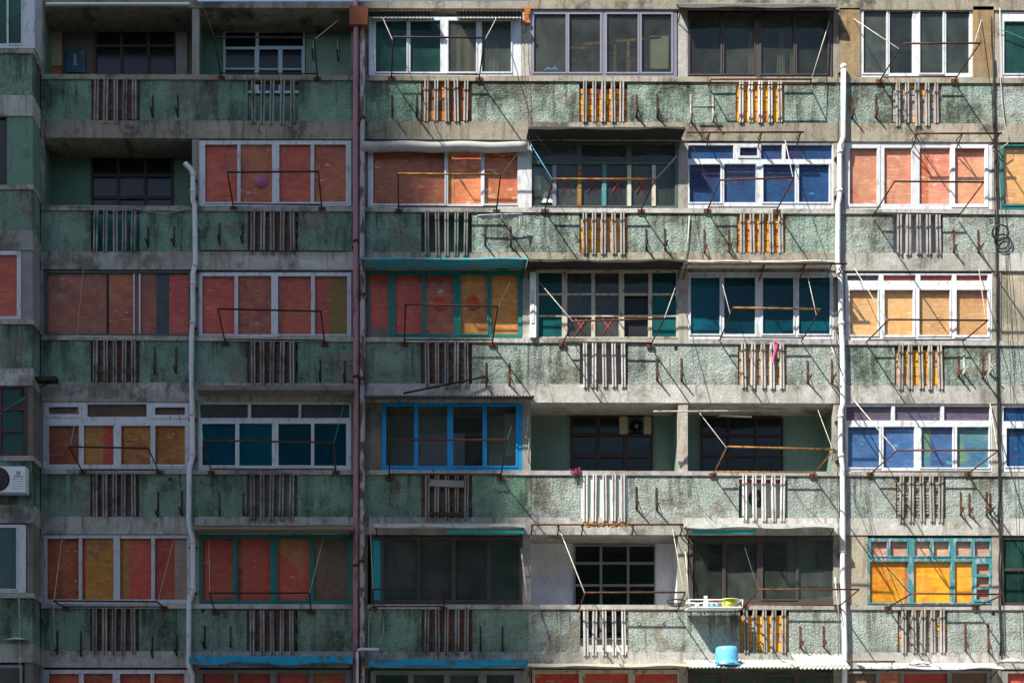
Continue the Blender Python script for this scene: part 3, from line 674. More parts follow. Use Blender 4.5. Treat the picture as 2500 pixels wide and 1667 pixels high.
for b in 'ABCDEFG':
    for r in range(5):
        k = b + str(r); o0, o1 = OPEN[b]; s_ = OPEN_SHIFT[b] * r; o0 += s_; o1 += s_; um = (o0 + o1) / 2
        vt, vb = CB(r, um), PB(r, um)
        step = (o1 - o0) / 5.15
        over = 1 if (rnd.random() < .25) else rnd.uniform(6, 11)
        for i in range(5):
            u = um + (i - 2) * step + rnd.uniform(-.8, .8)
            ov = over + rnd.uniform(-1.5, 1.5)
            if k in ('A0', 'F0') and rnd.random() < .6: ov = 0
            p = at(u, vt - 1, .0); q = at(u, vb + ov, .0)
            if ov > 1: p.y -= .018
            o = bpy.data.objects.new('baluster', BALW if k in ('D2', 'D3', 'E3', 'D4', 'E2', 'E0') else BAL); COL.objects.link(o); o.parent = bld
            o.location = p - ORG[bld]; o.scale = (rnd.uniform(.84, 1.06), 1, p.z - q.z); o.rotation_euler = (rnd.uniform(-.006, .006), rnd.uniform(-.018, .018), rnd.uniform(-.22, .22))
        inf = INF.get(k, ('mass', 24, 20))
        if inf == 'open': continue
        if inf[0] == 'sheet':
            part('infill_sheet', MB().rect(o0 - 5, vt + (0 if inf[2] < .1 else -2) , o1 + 5, vb + 6, -inf[2], .03), inf[1]); continue
        mode, bw, bh = inf; tg = TOPG.get(k, 0); v0 = vt + (vb - vt) * tg
        iw = None
        if mode != 'mass':
            iw = part('infill_wall', MB().rect(o0 - 3, v0, o1 + 3, vb + 2, -.06, .07), 'mortar')
        nr = max(1, int(round((vb - v0) / bh))); ch = (vb - v0) / nr
        for j in range(nr):
            off = (bw * .5 if j % 2 else 0) if mode not in ('gold', 'tiles') else 0
            nc = int((o1 - o0) / bw) + 2
            for i in range(nc):
                a = max(o0, o0 + i * bw - off); c = min(o1, o0 + (i + 1) * bw - off)
                if c - a < 4: continue
                p0 = at(a + .6, v0 + (j + 1) * ch - .5, -.07); p1 = at(c - .6, v0 + j * ch + .6, -.07)
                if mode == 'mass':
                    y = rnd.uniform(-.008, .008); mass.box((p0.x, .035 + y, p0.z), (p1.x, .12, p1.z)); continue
                rr = rnd.random()
                m = {'gold': 'brick_0' if rr < .8 else 'brick_1', 'orange': ('brick_0', 'brick_1', 'brick_1', 'brick_3')[int(rr * 4)], 'low': ('brick_0', 'brick_1', 'brick_3')[int(rr * 3)],
                     'lowgold': ('brick_0', 'brick_0', 'brick_2')[int(rr * 3)], 'blocks': ('brick_2', 'brick_1', 'brick_0')[int(rr * 3)], 'pale': ('brick_pale', 'brick_pale', 'brick_pale', 'brick_2')[int(rr * 4)],
                     'grey': 'brick_grey' if rr < .88 else ('brick_0' if rr < .95 else 'brick_2'), 'greymix': 'brick_grey' if rr < .72 else ('brick_0' if rr < .85 else 'brick_2'),
                     'mix3': ('brick_dark', 'brick_dark', 'brick_3')[int(rr * 3)], 'tiles': 'brick_grey'}[mode]
                nb += 1
                if mode == 'tiles':
                    y = rnd.uniform(-.02, .02); mass_t = globals().setdefault('tile_mb', MB()); mass_t.box((p0.x, .025 + y, p0.z + .004), (p1.x, .15, p1.z - .004)); continue
                o = bpy.data.objects.new('brick', BRK[m]); COL.objects.link(o); o.parent = iw
                cc = (p0 + p1) / 2; dd = rnd.uniform(.0, .025)
                o.location = Vector((cc.x, .068 + dd, cc.z)) - ORG[bld]; o.scale = (p1.x - p0.x, .07, p1.z - p0.z)
                o.rotation_euler = (0, rnd.uniform(-.03, .03) * (3 if mode == 'pale' else 1), 0)
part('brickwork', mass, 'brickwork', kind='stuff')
part('stacked_tiles', tile_mb, 'brick_grey', kind='stuff')
# ------------------------------------------------------------------ the tall tower whose roof line shades the left of the facade
def caster():
    P1, P2 = at(940, 0), at(1378, 1550); k = Vector((-1.2, -1.0, 1.85)); H = 135.0
    q = []
    for p in (P1, P2): q.append(p + k * ((H - p.z) / 1.85))
    e = (q[1] - q[0]); e.z = 0; e.normalize(); nl = Vector((-abs(e.y), 0, 0)) ; nl = Vector((e.y, -e.x, 0))
    if nl.x > 0: nl = -nl
    a = q[0] - e * 9; b = q[1] + e * 30
    ft = [a, b, b + nl * 24, a + nl * 24]
    c = sum(ft, Vector()) / 4; tw = thing('tower_block', 'tall grey tower block across the street, beyond the frame', 'building', (c.x, c.y, 0))
    mb = MB(); n = 4
    mb.v = [(p.x, p.y, 0) for p in ft] + [(p.x, p.y, H) for p in ft]
    mb.f = [(3, 2, 1, 0), (4, 5, 6, 7)] + [(i, (i + 1) % 4, 4 + (i + 1) % 4, 4 + i) for i in range(4)]
    obj('wall', mb, 'tower_render', tw)
    wd = MB()
    for i in range(4):
        p, r_ = ft[i], ft[(i + 1) % 4]; L = (r_ - p).length; t = (r_ - p).normalized(); o_ = Vector((t.y, -t.x, 0))
        if o_.dot((p + r_) / 2 - c) < 0: o_ = -o_
        m = int(L / 3.4)
        for fl in range(1, 42):
            for j in range(m):
                s0 = p + t * (L * (j + .25) / m) + o_ * .05; s1 = p + t * (L * (j + .75) / m) + o_ * .05; z0 = fl * 3.1 + .9; z1 = z0 + 1.5
                b0 = len(wd.v)
                wd.v += [(s0.x, s0.y, z0), (s1.x, s1.y, z0), (s1.x, s1.y, z1), (s0.x, s0.y, z1)]; wd.f.append((b0, b0 + 1, b0 + 2, b0 + 3))
    obj('windows', wd, 'dark_glass', tw, kind='stuff')
caster()

# unseen row of blocks added behind the camera to cut the sky fill
def sky_blocker(label, x0, x1, y, H, m):
    o = thing('sky_cut_block', label, 'building', ((x0 + x1) / 2, y - 7, 0))
    obj('wall', MB().box((x0, y - 14, 0), (x1, y, H)), m, o)
    wd = MB(); n = int((x1 - x0) / 3.2)
    for fl in range(int(H / 3) - 1):
        for j in range(n):
            a = x0 + (x1 - x0) * (j + .2) / n; b = x0 + (x1 - x0) * (j + .8) / n; z = fl * 3 + 1.2
            wd.box((a, y - .02, z), (b, y + .03, z + 1.5))
    obj('windows', wd, 'dark_glass', o, kind='stuff')
sky_blocker('long grey block added beyond the frame to cut sky light', -20, 8, -37, 25, 'grey_render')
sky_blocker('lower brown block added beyond the frame to cut sky light', 9, 30, -38, 20, 'brown_wall')
sky_blocker('tall brown block added beyond the frame to cut sky light', 31, 60, -36, 28, 'brown_wall')

# ------------------------------------------------------------------ the wing that stands forward on the left edge
wing = thing('apartment_wing', 'projecting green wing of the block with its own balconies at the edge', 'building', (at(-100, 1667, .6).x, -.3, 0))
WD = .62
def wp(name, mb, m, **k): return obj(name, mb, m, wing, **k)
WR = [(119, 130, 233, 283), (451, 462, 562, 610), (780, 791, 899, 941), (1112, 1124, 1232, 1276), (1447, 1459, 1570, 1616), (1785, 1797, 1900, 1950)]
prev = -40
for i, (ct, cb, pb, sb) in enumerate(WR):
    wp('coping', MB().rect(-420, ct, 82, cb, WD + .035, .9), 'coping_concrete')
    wp('parapet_panel', MB().rect(-420, cb, 79, pb, WD, .6), 'shade_green_roughcast')
    wp('slab_edge', MB().rect(-420, pb, 80, sb, WD + .01, 1.2), 'slab_concrete')
    u1 = (86, 17, 52, 66, 66, 60)[i]
    wp('wall', MB().rect(u1, prev, 80, ct, WD - .02, .58), ('white_sheet', 'green_wall', 'lilac_render', 'grey_render', 'grey_render', 'grey_render')[i])
    wp('back_wall', MB().rect(-420, prev - 4, 90, ct + 4, -.05, .1), 'green_wall')
    prev = sb
window('W', (-300, -20, 84, 118), 'white_frame', [(-60, -10, 16, 107, 'green_glass'), (20, -10, 52, 107, 'green_glass', 3)], d=WD + .0, parent=wing, label='white sliding window at the top of the wing')
window('W', (-300, 284, 17, 450), 'dark_wood', [(-80, 290, 12, 445, 'dark_glass')], d=WD - .06, parent=wing, label='dark window beside green wall')
window('W', (-300, 612, 51, 779), 'white_frame', [(-80, 622, 41, 772, 'board_red')], d=WD, parent=wing, label='white window boarded in red')
window('W', (-300, 943, 66, 1111), 'red_wood', [(-60, 946, 0, 993, 'green_glass'), (3, 946, 60, 993, 'green_glass'), (3, 1002, 60, 1051, 'green_glass'), (3, 1055, 60, 1106, 'green_glass'), (-60, 1002, 0, 1106, 'green_glass')], d=WD, parent=wing, label='dark red timber window with green glass')
window('W', (-300, 1280, 63, 1446), 'white_frame', [(-80, 1287, 40, 1437, 'teal_glass', 3)], d=WD, parent=wing, label='white window with dark teal glass')
window('W', (-300, 1622, 55, 1784), 'grey_frame', [(-80, 1630, 48, 1775, 'dark_glass')], d=WD, parent=wing, label='dark grey window at the bottom of the wing')
wp('lower_wall', MB().prism([(at(-420, 1950, WD).x, -WD + .01, 0), (at(80, 1950, WD).x, -WD + .01, 0), at(80, 1949, WD - .01), at(-420, 1949, WD - .01)], 1.2), 'roughcast')
wc = MB(); wc.box((at(-420, 0).x, .06, 0), (at(97, 0).x, 13, at(0, -30).z)); wp('building_core', wc, 'grey_render')

# ------------------------------------------------------------------ pipes
def pipe(name, pts, r, m, label, collars=(), cmat=None, d=.12, n=12):
    P = [at(u, v, d) for u, v in pts]
    root = thing(name, label, 'pipe', P[-1])
    obj('pipe_run', MB().tube(P, r, n), m, root)
    for (u, v) in collars:
        obj('collar', MB().tube([at(u, v - 3.5, d), at(u, v + 3.5, d)], r * 1.16, n), cmat or m, root)
        obj('clamp', MB().rect(u - r * PX - 4, v + 10, u + r * PX + 4, v + 12.2, d, d), 'rust', root)
    return root
pipe('drain_pipe', [(452, 399), (457, 405), (466, 413), (471, 422), (471, 445), (471, 490), (475, 500), (476, 560), (477, 640), (474, 655), (471, 668), (471, 780), (468, 810), (467, 900), (469, 985), (470, 1110), (469, 1120), (464, 1134), (462, 1145), (461, 1270), (463, 1292), (471, 1315), (471, 1440), (468, 1450), (462, 1466), (461, 1480), (461, 1590), (461, 1625), (469, 1645), (470, 1720)], .060, 'white_pvc',
     'white plastic drain pipe with open elbow beside the dark balcony', [(471, 427), (471, 468), (476, 648), (471, 692), (470, 788), (470, 1012), (470, 1108), (471, 1325), (471, 1436)])
pipe('drain_pipe', [(2059, 158), (2059, 300), (2059, 335), (2056, 345), (2051, 355), (2050, 368), (2050, 470), (2049, 485), (2046, 500), (2046, 560), (2045, 640), (2049, 655), (2051, 680), (2054, 800), (2056, 828), (2058, 900), (2058, 985), (2055, 996), (2052, 1006), (2052, 1100), (2056, 1135), (2057, 1170), (2058, 1290), (2057, 1400), (2060, 1480), (2063, 1590), (2062, 1620), (2060, 1720)], .060, 'white_pvc',
     'white plastic drain pipe running down the sunlit facade', [(2059, 165), (2050, 372), (2050, 466), (2049, 666), (2054, 790), (2052, 1016), (2053, 1112), (2057, 1345)])
hop = pipe('soil_pipe', [(869, -20), (869, 60), (868, 300), (869, 700), (869, 1100), (868, 1400), (868, 1720)], .064, 'pink_pipe', 'faded pink and dark red iron pipe below the rusty hopper', [(869, 590), (869, 920), (868, 1380)], 'rust')
obj('hopper', MB().quad([(853, 60), (897, 60), (899, 15), (853, 15)], .24, .22), 'hopper_red', hop)
pipe('soil_pipe', [(885, 60), (885, 300), (884, 620), (885, 700), (885, 1000), (884, 1300), (884, 1585), (884, 1720)], .062, 'rust_pipe', 'flaking white and rust iron pipe beside the faded pink one', [(885, 290), (885, 720), (884, 925), (884, 1370)], 'rust')
pipe('waste_pipe', [(925, 1584), (880, 1584), (874, 1586), (872, 1592), (872, 1720)], .036, 'white_pvc', 'thin white plastic waste pipe with an elbow over the iron pipes', d=.25, n=10)

# ------------------------------------------------------------------ awnings, canopies and bare awning frames
def sheet_awning(name, label, uL, uR, v, do, rise, m, thick=.035, lip=.0, corr=0, cat='awning', sag=0.0):
    a, b = at(uL, v, do), at(uR, v, do); n = max(2, int((b.x - a.x) / .025)) if corr else 24
    mb = MB(); V = []
    for i in range(n + 1):
        t = i / n; x = a.x + (b.x - a.x) * t; z = a.z + (b.z - a.z) * t
        w_ = math.sin(x * 2 * math.pi / corr) * corr * .22 if corr else (sag * math.sin(t * 9.1) + sag * .7 * math.sin(t * 23 + 1))
        for (y, zz) in ((-do, z + w_), (-do, z + w_ - thick), (.0, z + rise + w_ * (1 if corr else .3) - thick), (.0, z + rise + w_ * (1 if corr else .3))):
            V.append((x, y, zz))
    mb.v = V
    for i in range(n):
        p, q = i * 4, (i + 1) * 4
        for k in range(4):
            k2 = (k + 1) % 4; mb.f.append((p + k, p + k2, q + k2, q + k))
    mb.f.append((3, 2, 1, 0)); mb.f.append((n * 4, n * 4 + 1, n * 4 + 2, n * 4 + 3))
    if not lip:
        return obj(name, mb, m, None, label, cat)
    root = thing(name, label, cat, ((a.x + b.x) / 2, 0, min(a.z, b.z) - lip))
    obj('sheet', mb, m, root)
    fm = m if isinstance(lip, float) else m
    L = MB(); nn = 30; 
    for i in range(nn + 1):
        t = i / nn; x = a.x + (b.x - a.x) * t; z = a.z + (b.z - a.z) * t; w_ = sag * math.sin(t * 9.1) + sag * .7 * math.sin(t * 23 + 1)
        L.v += [(x, -do - .02, z + w_ + .004), (x, -do - .026, z + w_ - lip * (1 + .25 * math.sin(t * 13))), (x, -do - .002, z + w_ - lip), (x, -do + .004, z + w_ + .004)]
    for i in range(nn):
        p, q = i * 4, i * 4 + 4
        for k in range(4): L.f.append((p + k, p + (k + 1) % 4, q + (k + 1) % 4, q + k))
    L.f.append((3, 2, 1, 0)); L.f.append((nn * 4, nn * 4 + 1, nn * 4 + 2, nn * 4 + 3))
    obj('valance', L, m, root)
    for s_ in (a, b):
        ins = .06 if s_ is a else -.06
        obj('strut', MB().tube([(s_.x + ins, -do + .02, s_.z - .02), (s_.x + ins, .0, s_.z - .22)], .012), 'dark_steel', root)
    return root
sheet_awning('canopy', 'dark corrugated canopy over the top white window, beside the hopper', 902, 1056, 26, .30, .06, 'corrugated_dark', .02, corr=.085, cat='canopy')
sheet_awning('canopy', 'dark corrugated canopy over the top white window, beside bare bricks', 1115, 1274, 26, .30, .06, 'corrugated_dark', .02, corr=.085, cat='canopy')
cr = sheet_awning('canopy', 'grey corrugated roof sheet over the top brown window', 1657, 2046, 12, .32, .24, 'corrugated_grey', .02, lip=.075, corr=.075, cat='canopy')
sheet_awning('awning', 'dark sheet awning over the old window with red crosses', 1290, 1674, 312, .52, .03, 'dark_sheet', .03, lip=.05, sag=.008)
sheet_awning('awning', 'thin turquoise sheet awning over the green-framed window', 880, 1288, 631, .56, .02, 'turquoise_paint', .015, lip=.03, sag=.004)
sheet_awning('awning', 'dark sheet awning over the rusty window with open pane', 1289, 1673, 635, .52, .03, 'dark_sheet', .03, lip=.05, sag=.012)
sheet_awning('awning', 'bleached tarp on a rusty awning frame over the blue-glazed window', 1672, 2040, 637, .5, .05, 'white_tarp', .015, lip=.03, sag=.006)
sheet_awning('hood', 'grimy concrete hood over the deep teal window', 479, 862, 941, .42, .0, 'grey_render', .10, cat='hood')
sheet_awning('canopy', 'corrugated canopy with a diagonal prop over the bright blue window', 888, 1305, 965, .52, .10, 'corrugated_grey', .02, corr=.075, cat='canopy')
sheet_awning('awning', 'beige timber awning over the green-framed boarded window', 470, 861, 1281, .45, .0, 'beige_timber', .10, lip=.02, sag=.004)
sheet_awning('awning', 'peeling white awning over the dark brown sliding window', 912, 1282, 1279, .38, .02, 'white_tarp', .03, lip=.075, sag=.002)
sheet_awning('awning', 'white awning over the brown window behind the shelf', 1677, 2046, 1279, .42, .04, 'white_tarp', .03, lip=.09, sag=.002)
sheet_awning('awning', 'rolled blue awning with flaking paint at the bottom edge', 462, 861, 1601, .42, .0, 'blue_paint', .13, lip=.17, sag=.004)
sheet_awning('awning', 'dull blue awning beside the thin white waste pipe', 900, 1289, 1610, .40, .0, 'blue_paint', .12, lip=.15, sag=.004)
sheet_awning('awning', 'sagging cream awning under the white open balcony', 1289, 1688, 1620, .45, .04, 'cream_tarp', .02, lip=.06, sag=.006)
sheet_awning('canopy', 'pale green corrugated canopy under the blue tub', 1684, 1960, 1627, .62, .24, 'corrugated_green', .016, corr=.085, cat='canopy')
sheet_awning('canopy', 'bent end of the corrugated canopy beside the white drain pipe', 1955, 2076, 1630, .72, .42, 'corrugated_green', .016, corr=.10, cat='canopy')
sheet_awning('awning', 'loose pale metal sheets over the lowest red boarded window', 2112, 2450, 1626, .55, .14, 'white_sheet', .02, lip=.06, sag=.012)
mb = MB(); a, b = at(1092, 1294, .34), at(1279, 1294, .34); mb.box((a.x, -.36, a.z - .075), (b.x, -.33, a.z)); obj('fascia_strip', mb, 'teal_sheet', None, 'teal painted fascia strip under the peeling white awning', 'strip')
mb = MB(); a, b = at(1690, 1294, .36), at(1845, 1294, .36); mb.box((a.x, -.38, a.z - .075), (b.x, -.35, a.z)); obj('fascia_strip', mb, 'teal_sheet', None, 'teal painted fascia strip over the shelf window', 'strip')
mb = MB(); a, b = at(112, 7, .12), at(462, 9, .12); mb.box((a.x, -.12, a.z - .035), (b.x, -.05, a.z + .01)); obj('lamp_batten', mb, 'white_enamel', None, 'long white batten under the roof edge over the poster balcony', 'batten')
# rolled vinyl blind
P = [at(884 + (1288 - 884) * i / 20, 358 + .1 * i + (1.5 * math.sin(i * .9)), .13) for i in range(21)]
obj('rolled_blind', MB().tube(P, .115, 14), 'grey_vinyl', None, 'rolled grey vinyl blind over the three-pane orange window', 'blind')
def bare_frame(label, uL, uR, v, d, legs, m='rust'):
    root = thing('awning_skeleton', label, 'frame', (at((uL + uR) / 2, v).x, 0, at(uL, v).z - .3))
    a, b = at(uL, v, d), at(uR, v, d)
    obj('front_bar', MB().tube([a, b], .022), m, root)
    for u in legs:
        p = at(u, v, d); obj('leg', MB().tube([p, (p.x, -.01, p.z - .18)], .016), m, root)
        obj('side_bar', MB().tube([p, (p.x, -.01, p.z + .03)], .014), m, root)
    return root
bare_frame('bare rusty awning frame over the dark blue boards', 1678, 1962, 323, .34, (1733, 1860, 1955))
bare_frame('bare rusty awning frame over the pale pink boards', 2232, 2446, 326, .36, (2240, 2350, 2440))
bare_frame('rusty front bar of the tarp frame crossing the white pipe', 1668, 2068, 644, .52, (1868, 1967, 2060))
bare_frame('bare rusty awning frame full of leaf litter over white balcony', 1298, 1668, 1280, .34, (1300, 1365, 1424, 1548, 1668))
bare_frame('short rusty awning frame under the grey infill stones', 2066, 2185, 1614, .35, (2070, 2180))
lit = MB()
for i in range(90):
    p = at(rnd.uniform(1425, 1548), 1279 + rnd.uniform(-2, 6), .3 + rnd.uniform(-.06, .06)); s_ = rnd.uniform(.012, .035)
    lit.box((p.x - s_, p.y - s_, p.z - s_ * .6), (p.x + s_, p.y + s_, p.z + s_ * .5))
obj('leaf_litter', lit, 'yellow_rust', None, 'dry brown leaf litter caught on the rusty frame', 'litter', kind='stuff')
pr = MB().tube([at(985, 960, .3), at(1186, 919, .12)], .022); obj('prop_pole', pr, 'dark_steel', None, 'slanting steel prop resting on the corrugated canopy', 'pole')

# ------------------------------------------------------------------ drying racks
def rack(bay, bl, br, tl, tr, m='dark_steel', top=None, d=1.5, stays=(), plates=True, inner=True, db=.05, look='dark steel'):
    b0, b1, t0, t1 = at(*bl, db), at(*br, db), at(*tl, d), at(*tr, d)
    mid = (b0 + b1) / 2
    root = thing('drying_rack', '%s drying rack in front of the %s' % (look, DESC[bay]), 'drying rack', mid, 'drying racks under the windows')
    obj('arm', MB().tube([b0, t0], .017), m, root); obj('arm', MB().tube([b1, t1], .017), m, root)
    obj('outer_bar', MB().tube([t0, t1], .02), top or m, root)
    if inner:
        i0, i1 = b0.lerp(t0, .10), b1.lerp(t1, .10); obj('inner_bar', MB().tube([i0, i1], .016), m, root)
    if plates:
        for p in (b0, b1): obj('mount', MB().box((p.x - .085, -.05, p.z - .055), (p.x + .085, -.012, p.z + .03)), 'rust', root)
    for i in range(3):
        c = t0.lerp(t1, .2 + .3 * i + rnd.uniform(-.05, .05)); rr = rnd.uniform(.035, .045)
        obj('hook', MB().tube([c + Vector((rr * math.cos(x), 0, rr + rr * math.sin(x))) for x in [math.pi * (-1.25 + 1.5 * k / 7) for k in range(8)]], .005, 4), 'wire_dark', root)
    for s in stays:
        (u0, v0), f, sm, rad = s[0], s[1], s[2], s[3]
        end = (b0.lerp(t0, s[4] if len(s) > 4 else .95) if f == 0 else b1.lerp(t1, s[4] if len(s) > 4 else .95))
        obj('stay', MB().tube([at(u0, v0, .03), end], rad, 5), sm, root)
    return root
W_, T_ = .0095, .005
rack('B0', (540, 188), (775, 190), (523, 92), (767, 92), stays=[((500, 22), 0, 'wire_thin', T_), ((826, 50), 1, 'rope_cream', .007)])
rack('C0', (956, 190), (1170, 192), (960, 91), (1183, 93), stays=[((930, 34), 0, 'pole_white', W_, .9), ((1217, 35), 1, 'pole_white', W_, .92)])
rack('E0', (1730, 210), (1977, 208), (1736, 194), (1981, 194), 'rust', d=.42, plates=False, look='lowered rusty', stays=[((2025, 52), 1, 'rope_cream', .010)])
rack('F0', (2148, 197), (2331, 196), (2205, 107), (2393, 106), 'rust', look='rust red', stays=[((2085, 47), 0, 'pole_white', W_, .85), ((2396, 50), 1, 'pole_white', W_, .6)])
rack('B1', (570, 506), (786, 509), (555, 421), (777, 419), stays=[((542, 335), 0, 'wire_thin', T_), ((800, 352), 1, 'wire_thin', T_)])
rack('C1', (973, 513), (1212, 514), (972, 424), (1222, 427), top='yellow_rust', look='yellowed steel', stays=[((1268, 368), 1, 'wire_thin', T_)])
rack('D1', (1330, 513), (1565, 514), (1351, 437), (1600, 438), top='yellow_rust', look='yellow barred', stays=[((1290, 343), 0, 'rope_blue', .010), ((1664, 368), 1, 'wire_thin', .006)])
rack('E1', (1727, 513), (1896, 514), (1758, 440), (1938, 434), 'rust', look='rusty', stays=[((1917, 344), 1, 'pole_white', W_, .97)])
rack('F1', (2131, 528), (2338, 531), (2184, 443), (2402, 445), look='thin black', plates=False)
rack('B2', (550, 836), (793, 838), (532, 754), (783, 760), stays=[((805, 650), 1, 'wire_thin', T_)])
rack('C2', (987, 838), (1202, 838), (990, 743), (1215, 748), stays=[((1255, 668), 1, 'wire_thin', T_)])
rack('D2', (1373, 840), (1588, 843), (1400, 784), (1622, 778), 'dark_steel', 'rust', look='rusty', stays=[((1317, 689), 0, 'pole_white', W_, .97), ((1653, 690), 1, 'pole_white', W_, .97)])
rack('E2', (1757, 831), (1957, 832), (1790, 751), (2003, 755), 'dark_steel', 'yellow_rust', look='yellow barred', stays=[((1758, 672), 0, 'pole_white', .008, .8), ((1968, 657), 1, 'pole_white', .008, .8)], plates=False)
rack('F2', (2115, 835), (2350, 834), (2170, 780), (2412, 782), look='thin black', plates=False, stays=[((2086, 655), 0, 'pole_white', W_, .93), ((2390, 658), 1, 'pole_white', .009, .93)])
rack('A3', (202, 1152), (388, 1152), (168, 1090), (362, 1094), stays=[((193, 985), 0, 'rope_cream', .006)])
rack('B3', (516, 1152), (820, 1152), (496, 1075), (814, 1080), 'rust', look='long rusty', stays=[((485, 973), 0, 'rope_green', .007), ((843, 974), 1, 'rope_green', .007)])
rack('C3', (950, 1166), (1222, 1166), (952, 1073), (1237, 1074), 'dark_steel', 'rust', look='wide rusty', stays=[((1252, 1032), 1, 'wire_thin', T_)])
rack('E3', (1741, 1157), (1985, 1159), (1776, 1090), (2037, 1097), 'yellow_rust', look='ochre yellow', stays=[((1708, 1008), 0, 'rope_cream', .008), ((1997, 1001), 1, 'rope_cream', .008)])
rack('F3', (2125, 1156), (2363, 1156), (2190, 1099), (2438, 1099), 'rust', look='rusty', stays=[((2084, 976), 0, 'pole_white', .014, .97), ((2417, 985), 1, 'pole_white', .014, .97)])
rack('A4', (160, 1482), (400, 1482), (130, 1466), (384, 1468), d=1.3, look='drooping dark', stays=[((152, 1308), 0, 'rope_cream', .008), ((428, 1302), 1, 'rope_cream', .006)])
rack('B4', (525, 1492), (760, 1492), (511, 1447), (755, 1447), stays=[((510, 1318), 0, 'rope_cream', .006), ((790, 1310), 1, 'rope_cream', .007)])
rack('C4', (912, 1484), (1083, 1484), (911, 1438), (1088, 1438), look='short dark', stays=[((904, 1292), 0, 'rope_cream', .008)])
rack('D4', (1410, 1494), (1652, 1495), (1429, 1446), (1673, 1445), 'rust', look='rusty', plates=False, stays=[((1370, 1302), 0, 'rope_cream', .012), ((1642, 1292), 1, 'rope_cream', .009, .9)])
rack('E4', (1818, 1479), (2046, 1481), (1853, 1438), (2098, 1438), 'rust', look='rusty', stays=[((1814, 1322), 0, 'wire_thin', .006)])
rack('F4', (2168, 1482), (2383, 1482), (2226, 1448), (2450, 1450), 'dark_steel', 'rust', look='dark rusty', stays=[((2114, 1326), 0, 'wire_dark', .012)])
r2a = thing('clothes_rail', 'white clothes rail over the parapet under the wide brown boards', 'rail', at(265, 830, .2))
obj('bar', MB().tube([at(177, 821, .55), at(352, 827, .55)], .018), 'pole_white', r2a)
for u, v in ((187, 826), (349, 832)): obj('hanger', MB().tube([at(u, v - 4, .5), at(u, v + 38, .25)], .012), 'pole_white', r2a)

# ------------------------------------------------------------------ wall brackets for air conditioners
def bracket(bay, u, vt, vb, m, which, d0=0.0):
    root = thing('wall_bracket', '%s bracket on the parapet under the %s' % (which, DESC[bay]), 'bracket', at(u, vb, d0), 'air conditioner brackets on the parapets')
    a, b = at(u, vt, d0 + .012), at(u, vb, d0 + .012)
    obj('upright', MB().box((a.x - .018, a.y - .01, b.z), (a.x + .018, a.y + .008, a.z)), m, root)
    L = .27 + rnd.uniform(-.04, .04); up = rnd.uniform(.04, .10)
    tip = Vector((b.x + rnd.uniform(-.03, .03), -d0 - L, b.z + up + .04)); st = Vector((b.x, -d0, b.z + .03))
    arm = MB(); n = Vector((0, -up, -L)).normalized() * .02
    arm.v = [tuple(st + Vector((-.018, 0, .02))), tuple(st + Vector((.018, 0, .02))), tuple(st + Vector((.018, 0, -.03))), tuple(st + Vector((-.018, 0, -.03))),
             tuple(tip + Vector((-.012, 0, .012))), tuple(tip + Vector((.012, 0, .012))), tuple(tip + Vector((.012, 0, -.012))), tuple(tip + Vector((-.012, 0, -.012)))]
    arm.f = [(0, 1, 2, 3), (7, 6, 5, 4), (0, 4, 5, 1), (1, 5, 6, 2), (2, 6, 7, 3), (3, 7, 4, 0)]
    obj('arm', arm, m, root)
    p0 = Vector((b.x, -d0 - .01, b.z + .03)).lerp(Vector((a.x, -d0 - .01, a.z)), .55)
    obj('brace', MB().tube([p0, st.lerp(tip, .55)], .009, 5), m, root)
BR = {'A0': [(373, 233, 287), (434, 231, 286)], 'C0': [(957, 233, 287), (1017, 231, 287)], 'D0': [(1553, 230, 287), (1604, 230, 287)], 'E0': [(1686, 232, 298), (1740, 232, 297)],
      'F0': [(2080, 235, 290), (2138, 232, 288)], 'A1': [(362, 553, 603), (425, 553, 602)], 'B1': [(536, 545, 597), (592, 545, 595)], 'C1': [(1184, 549, 600), (1246, 552, 603)],
      'D1': [(1577, 558, 610), (1623, 558, 610)], 'E1': [(1719, 560, 618), (1779, 558, 616)], 'F1': [(2328, 562, 617), (2388, 562, 617)], 'A2': [(378, 848, 915), (430, 848, 912)],
      'B2': [(782, 878, 932), (842, 880, 935)], 'C2': [(1187, 885, 945), (1243, 885, 942)], 'D2': [(1603, 875, 928), (1663, 873, 930)], 'E2': [(1971, 880, 935), (2030, 877, 935)],
      'F2': [(2340, 868, 920), (2399, 866, 925)], 'A3': [(386, 1200, 1262), (444, 1198, 1258)], 'B3': [(536, 1203, 1260), (594, 1203, 1258)], 'D3': [(1553, 1187, 1243), (1602, 1190, 1245)],
      'F3': [(2345, 1200, 1257), (2408, 1200, 1258)], 'A4': [(372, 1552, 1605), (432, 1550, 1600)], 'B4': [(500, 1527, 1583), (563, 1527, 1580)], 'C4': [(1173, 1528, 1590), (1227, 1528, 1590)],
      'E4': [(1953, 1527, 1580), (2010, 1527, 1578)], 'F4': [(2356, 1520, 1588), (2412, 1520, 1590)]}
for bay, pr_ in BR.items():
    o0, o1 = OPEN[bay[0]]; om = (o0 + o1) / 2
    near = min(pr_, key=lambda p: abs(p[0] - om))
    for p in pr_:
        m = 'rust' if bay[0] in 'EF' or rnd.random() < .4 else 'dark_steel'
        if bay == 'E0': m = 'pole_white'
        adj = {'rust': 'rusty', 'dark_steel': 'dark steel', 'pole_white': 'flaking white'}[m]
        bracket(bay, *p, m, adj + (' inner' if p is near else ' outer'))
bracket('F2', 2353, 862, 914, 'pole_white', 'white inner'); bracket('F2', 2416, 862, 912, 'pole_white', 'white outer')
bracket('F3', 2366, 1204, 1258, 'rust', 'middle rusty'); bracket('F3', 2417, 1204, 1255, 'dark_steel', 'outermost dark')
